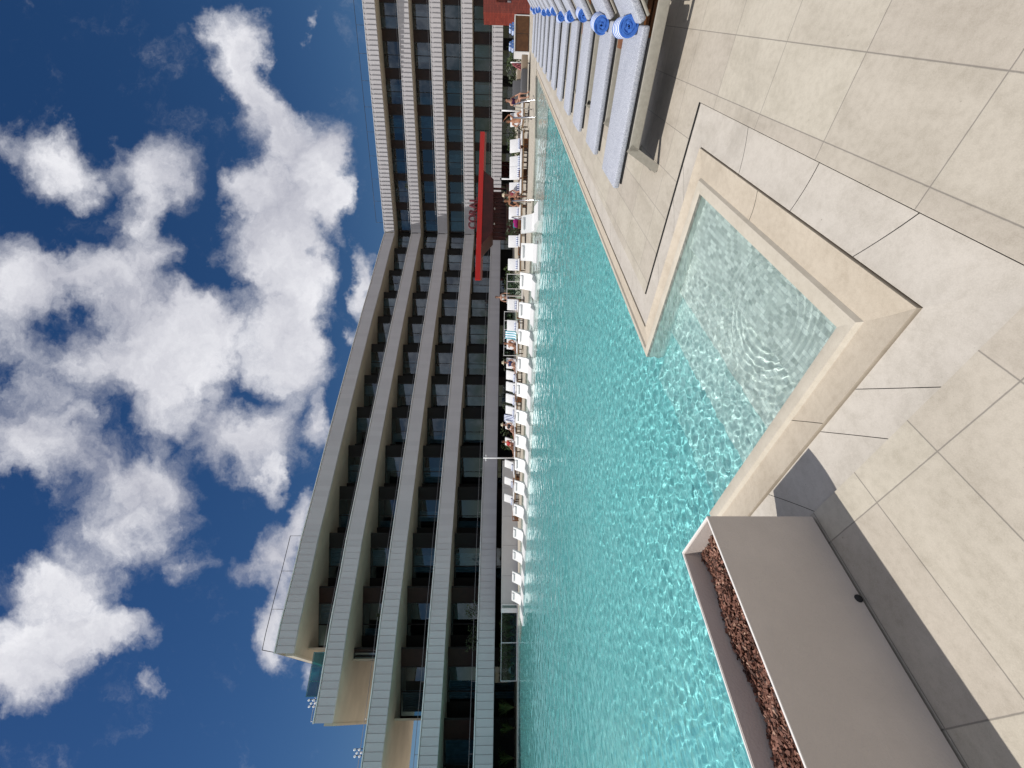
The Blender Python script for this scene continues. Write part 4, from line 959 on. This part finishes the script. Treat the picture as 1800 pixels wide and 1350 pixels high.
m_purple = mat('purple_cloth', (.06, .012, .07), .8); m_pink = mat('pink_cloth', (.50, .10, .14), .8); m_redc = mat('red_cloth', (.45, .02, .025), .7); m_blk = mat('black_cloth', (.012, .012, .015), .8); m_crm = mat('straw_hat', (.70, .62, .46), .8, noise=.15, nscale=30); m_navy = mat('navy_cloth', (.02, .03, .10), .8)
def seat(y, dy=0, dz=0):
    p = row_at(y, ROW); return Vector((p.x, p.y + dy, dz))
PE = [((186, -.35, 0), RZF + .3, 'sit', 'person in a dark purple top sitting upright on the edge of a far daybed', m_skin, (m_purple, m_blk), m_hd, None, False),
      ((209, .1, -.04), RZF, 'recline', 'suntanned person leaning back on the first far daybed with one arm raised', m_skin2, (None, m_redc), m_hb, None, True),
      ((345, -.1, 0), RZF, 'sit', 'person in a cream sunhat and pink top seated between far daybeds', m_skin, (m_pink, m_pink), m_hd, m_crm, False),
      ((360, -.5, 0), RZF - .4, 'sit', 'person in black seated beside the bent pool handrail', m_skin2, (m_blk, m_blk), m_hd, None, False),
      ((508, 2.4, 0), RZF, 'stand', 'person in white standing behind the leafy fence panel', m_skin, (m_white, m_navy), m_hb, None, False),
      ((606, .1, -.04), RZF - .2, 'recline', 'bare-chested person in black shorts leaning back on a far daybed', m_skin2, (None, m_blk), m_hd, None, False),
      ((640, .1, -.04), RZF - .2, 'recline', 'person in a striped wrap and cream hat lying on a far daybed', m_skin, (m_navy, m_navy), m_hg, m_crm, False),
      ((751, .1, -.04), RZF - .3, 'recline', 'person in a straw hat and dark swimwear lying near the shower pole', m_skin, (m_blk, m_blk), m_hb, m_crm, False),
      ((781, .1, -.04), RZF - .3, 'recline', 'person in red swimwear lying on the far daybed beside the shower pole', m_skin2, (m_redc, m_redc), m_hd, None, False)]
for (sy, rz, pose, lab, sk, wr_, hr_, ht, up) in PE: person(seat(*sy), rz, pose, lab, sk, wr_, hr_, ht, up)
# towels draped over two daybeds and a bright bag
def drape(y, lab, m, w_=.5):
    p = seat(y); o = empty('draped_towel', p, RZF); tag(o, lab, 'towel'); mb = MB(); vs = []; N = 10
    pr = [(-.42, .70), (-.40, 1.02), (-.34, 1.06), (-.26, .90), (-.12, .60), (-.02, .47), (.3, .43), (.62, .425)]
    for (yy, zz) in pr:
        for k_ in range(N + 1): x = -w_ / 2 + w_ * k_ / N; vs.append((x, yy, zz + .008 * math.sin(x * 31 + yy * 9)))
    n_ = N + 1; mb.add(vs, [(i * n_ + k_, i * n_ + k_ + 1, (i + 1) * n_ + k_ + 1, (i + 1) * n_ + k_) for i in range(len(pr) - 1) for k_ in range(N)], True)
    mb.build('towel_cloth', m, o)
m_drape = towel_mat('navy_white_drape', (.05, .07, .24), [(-.22, -.17), (-.12, -.06), (-.01, .04), (.09, .14), (.19, .24)])
m_drape2 = towel_mat('aqua_white_drape', (.10, .42, .50), [(-.2, -.13), (-.06, .02), (.09, .16)])
drape(590, 'aqua and white striped towel spread over the backrest beside the bare-chested sunbather', m_drape2)
drape(738, 'navy and white striped towel spread over a backrest before the shower pole', m_drape)
p = seat(391, .15); o = empty('beach_bag', (p.x, p.y, .43), RZF); tag(o, 'magenta and teal beach bag lying on the far deck near the bent handrail', 'bag')
MB().rbox((0, 0, .14), (.46, .24, .28), .08).build('bag_body', mat('magenta_cloth', (.35, .01, .16), .7), o); MB().rbox((.09, -.02, .20), (.30, .25, .17), .06).build('bag_panel', mat('teal_cloth', (.02, .18, .20), .7), o)
MB().tube([(-.15, 0, .26), (-.08, 0, .42), (.08, 0, .42), (.15, 0, .26)], .012, 6).build('handle', m_blk, o)
MB().box((0, 0, -.215), (.5, .4, .42)).build('bag_stool', m_teak, o)
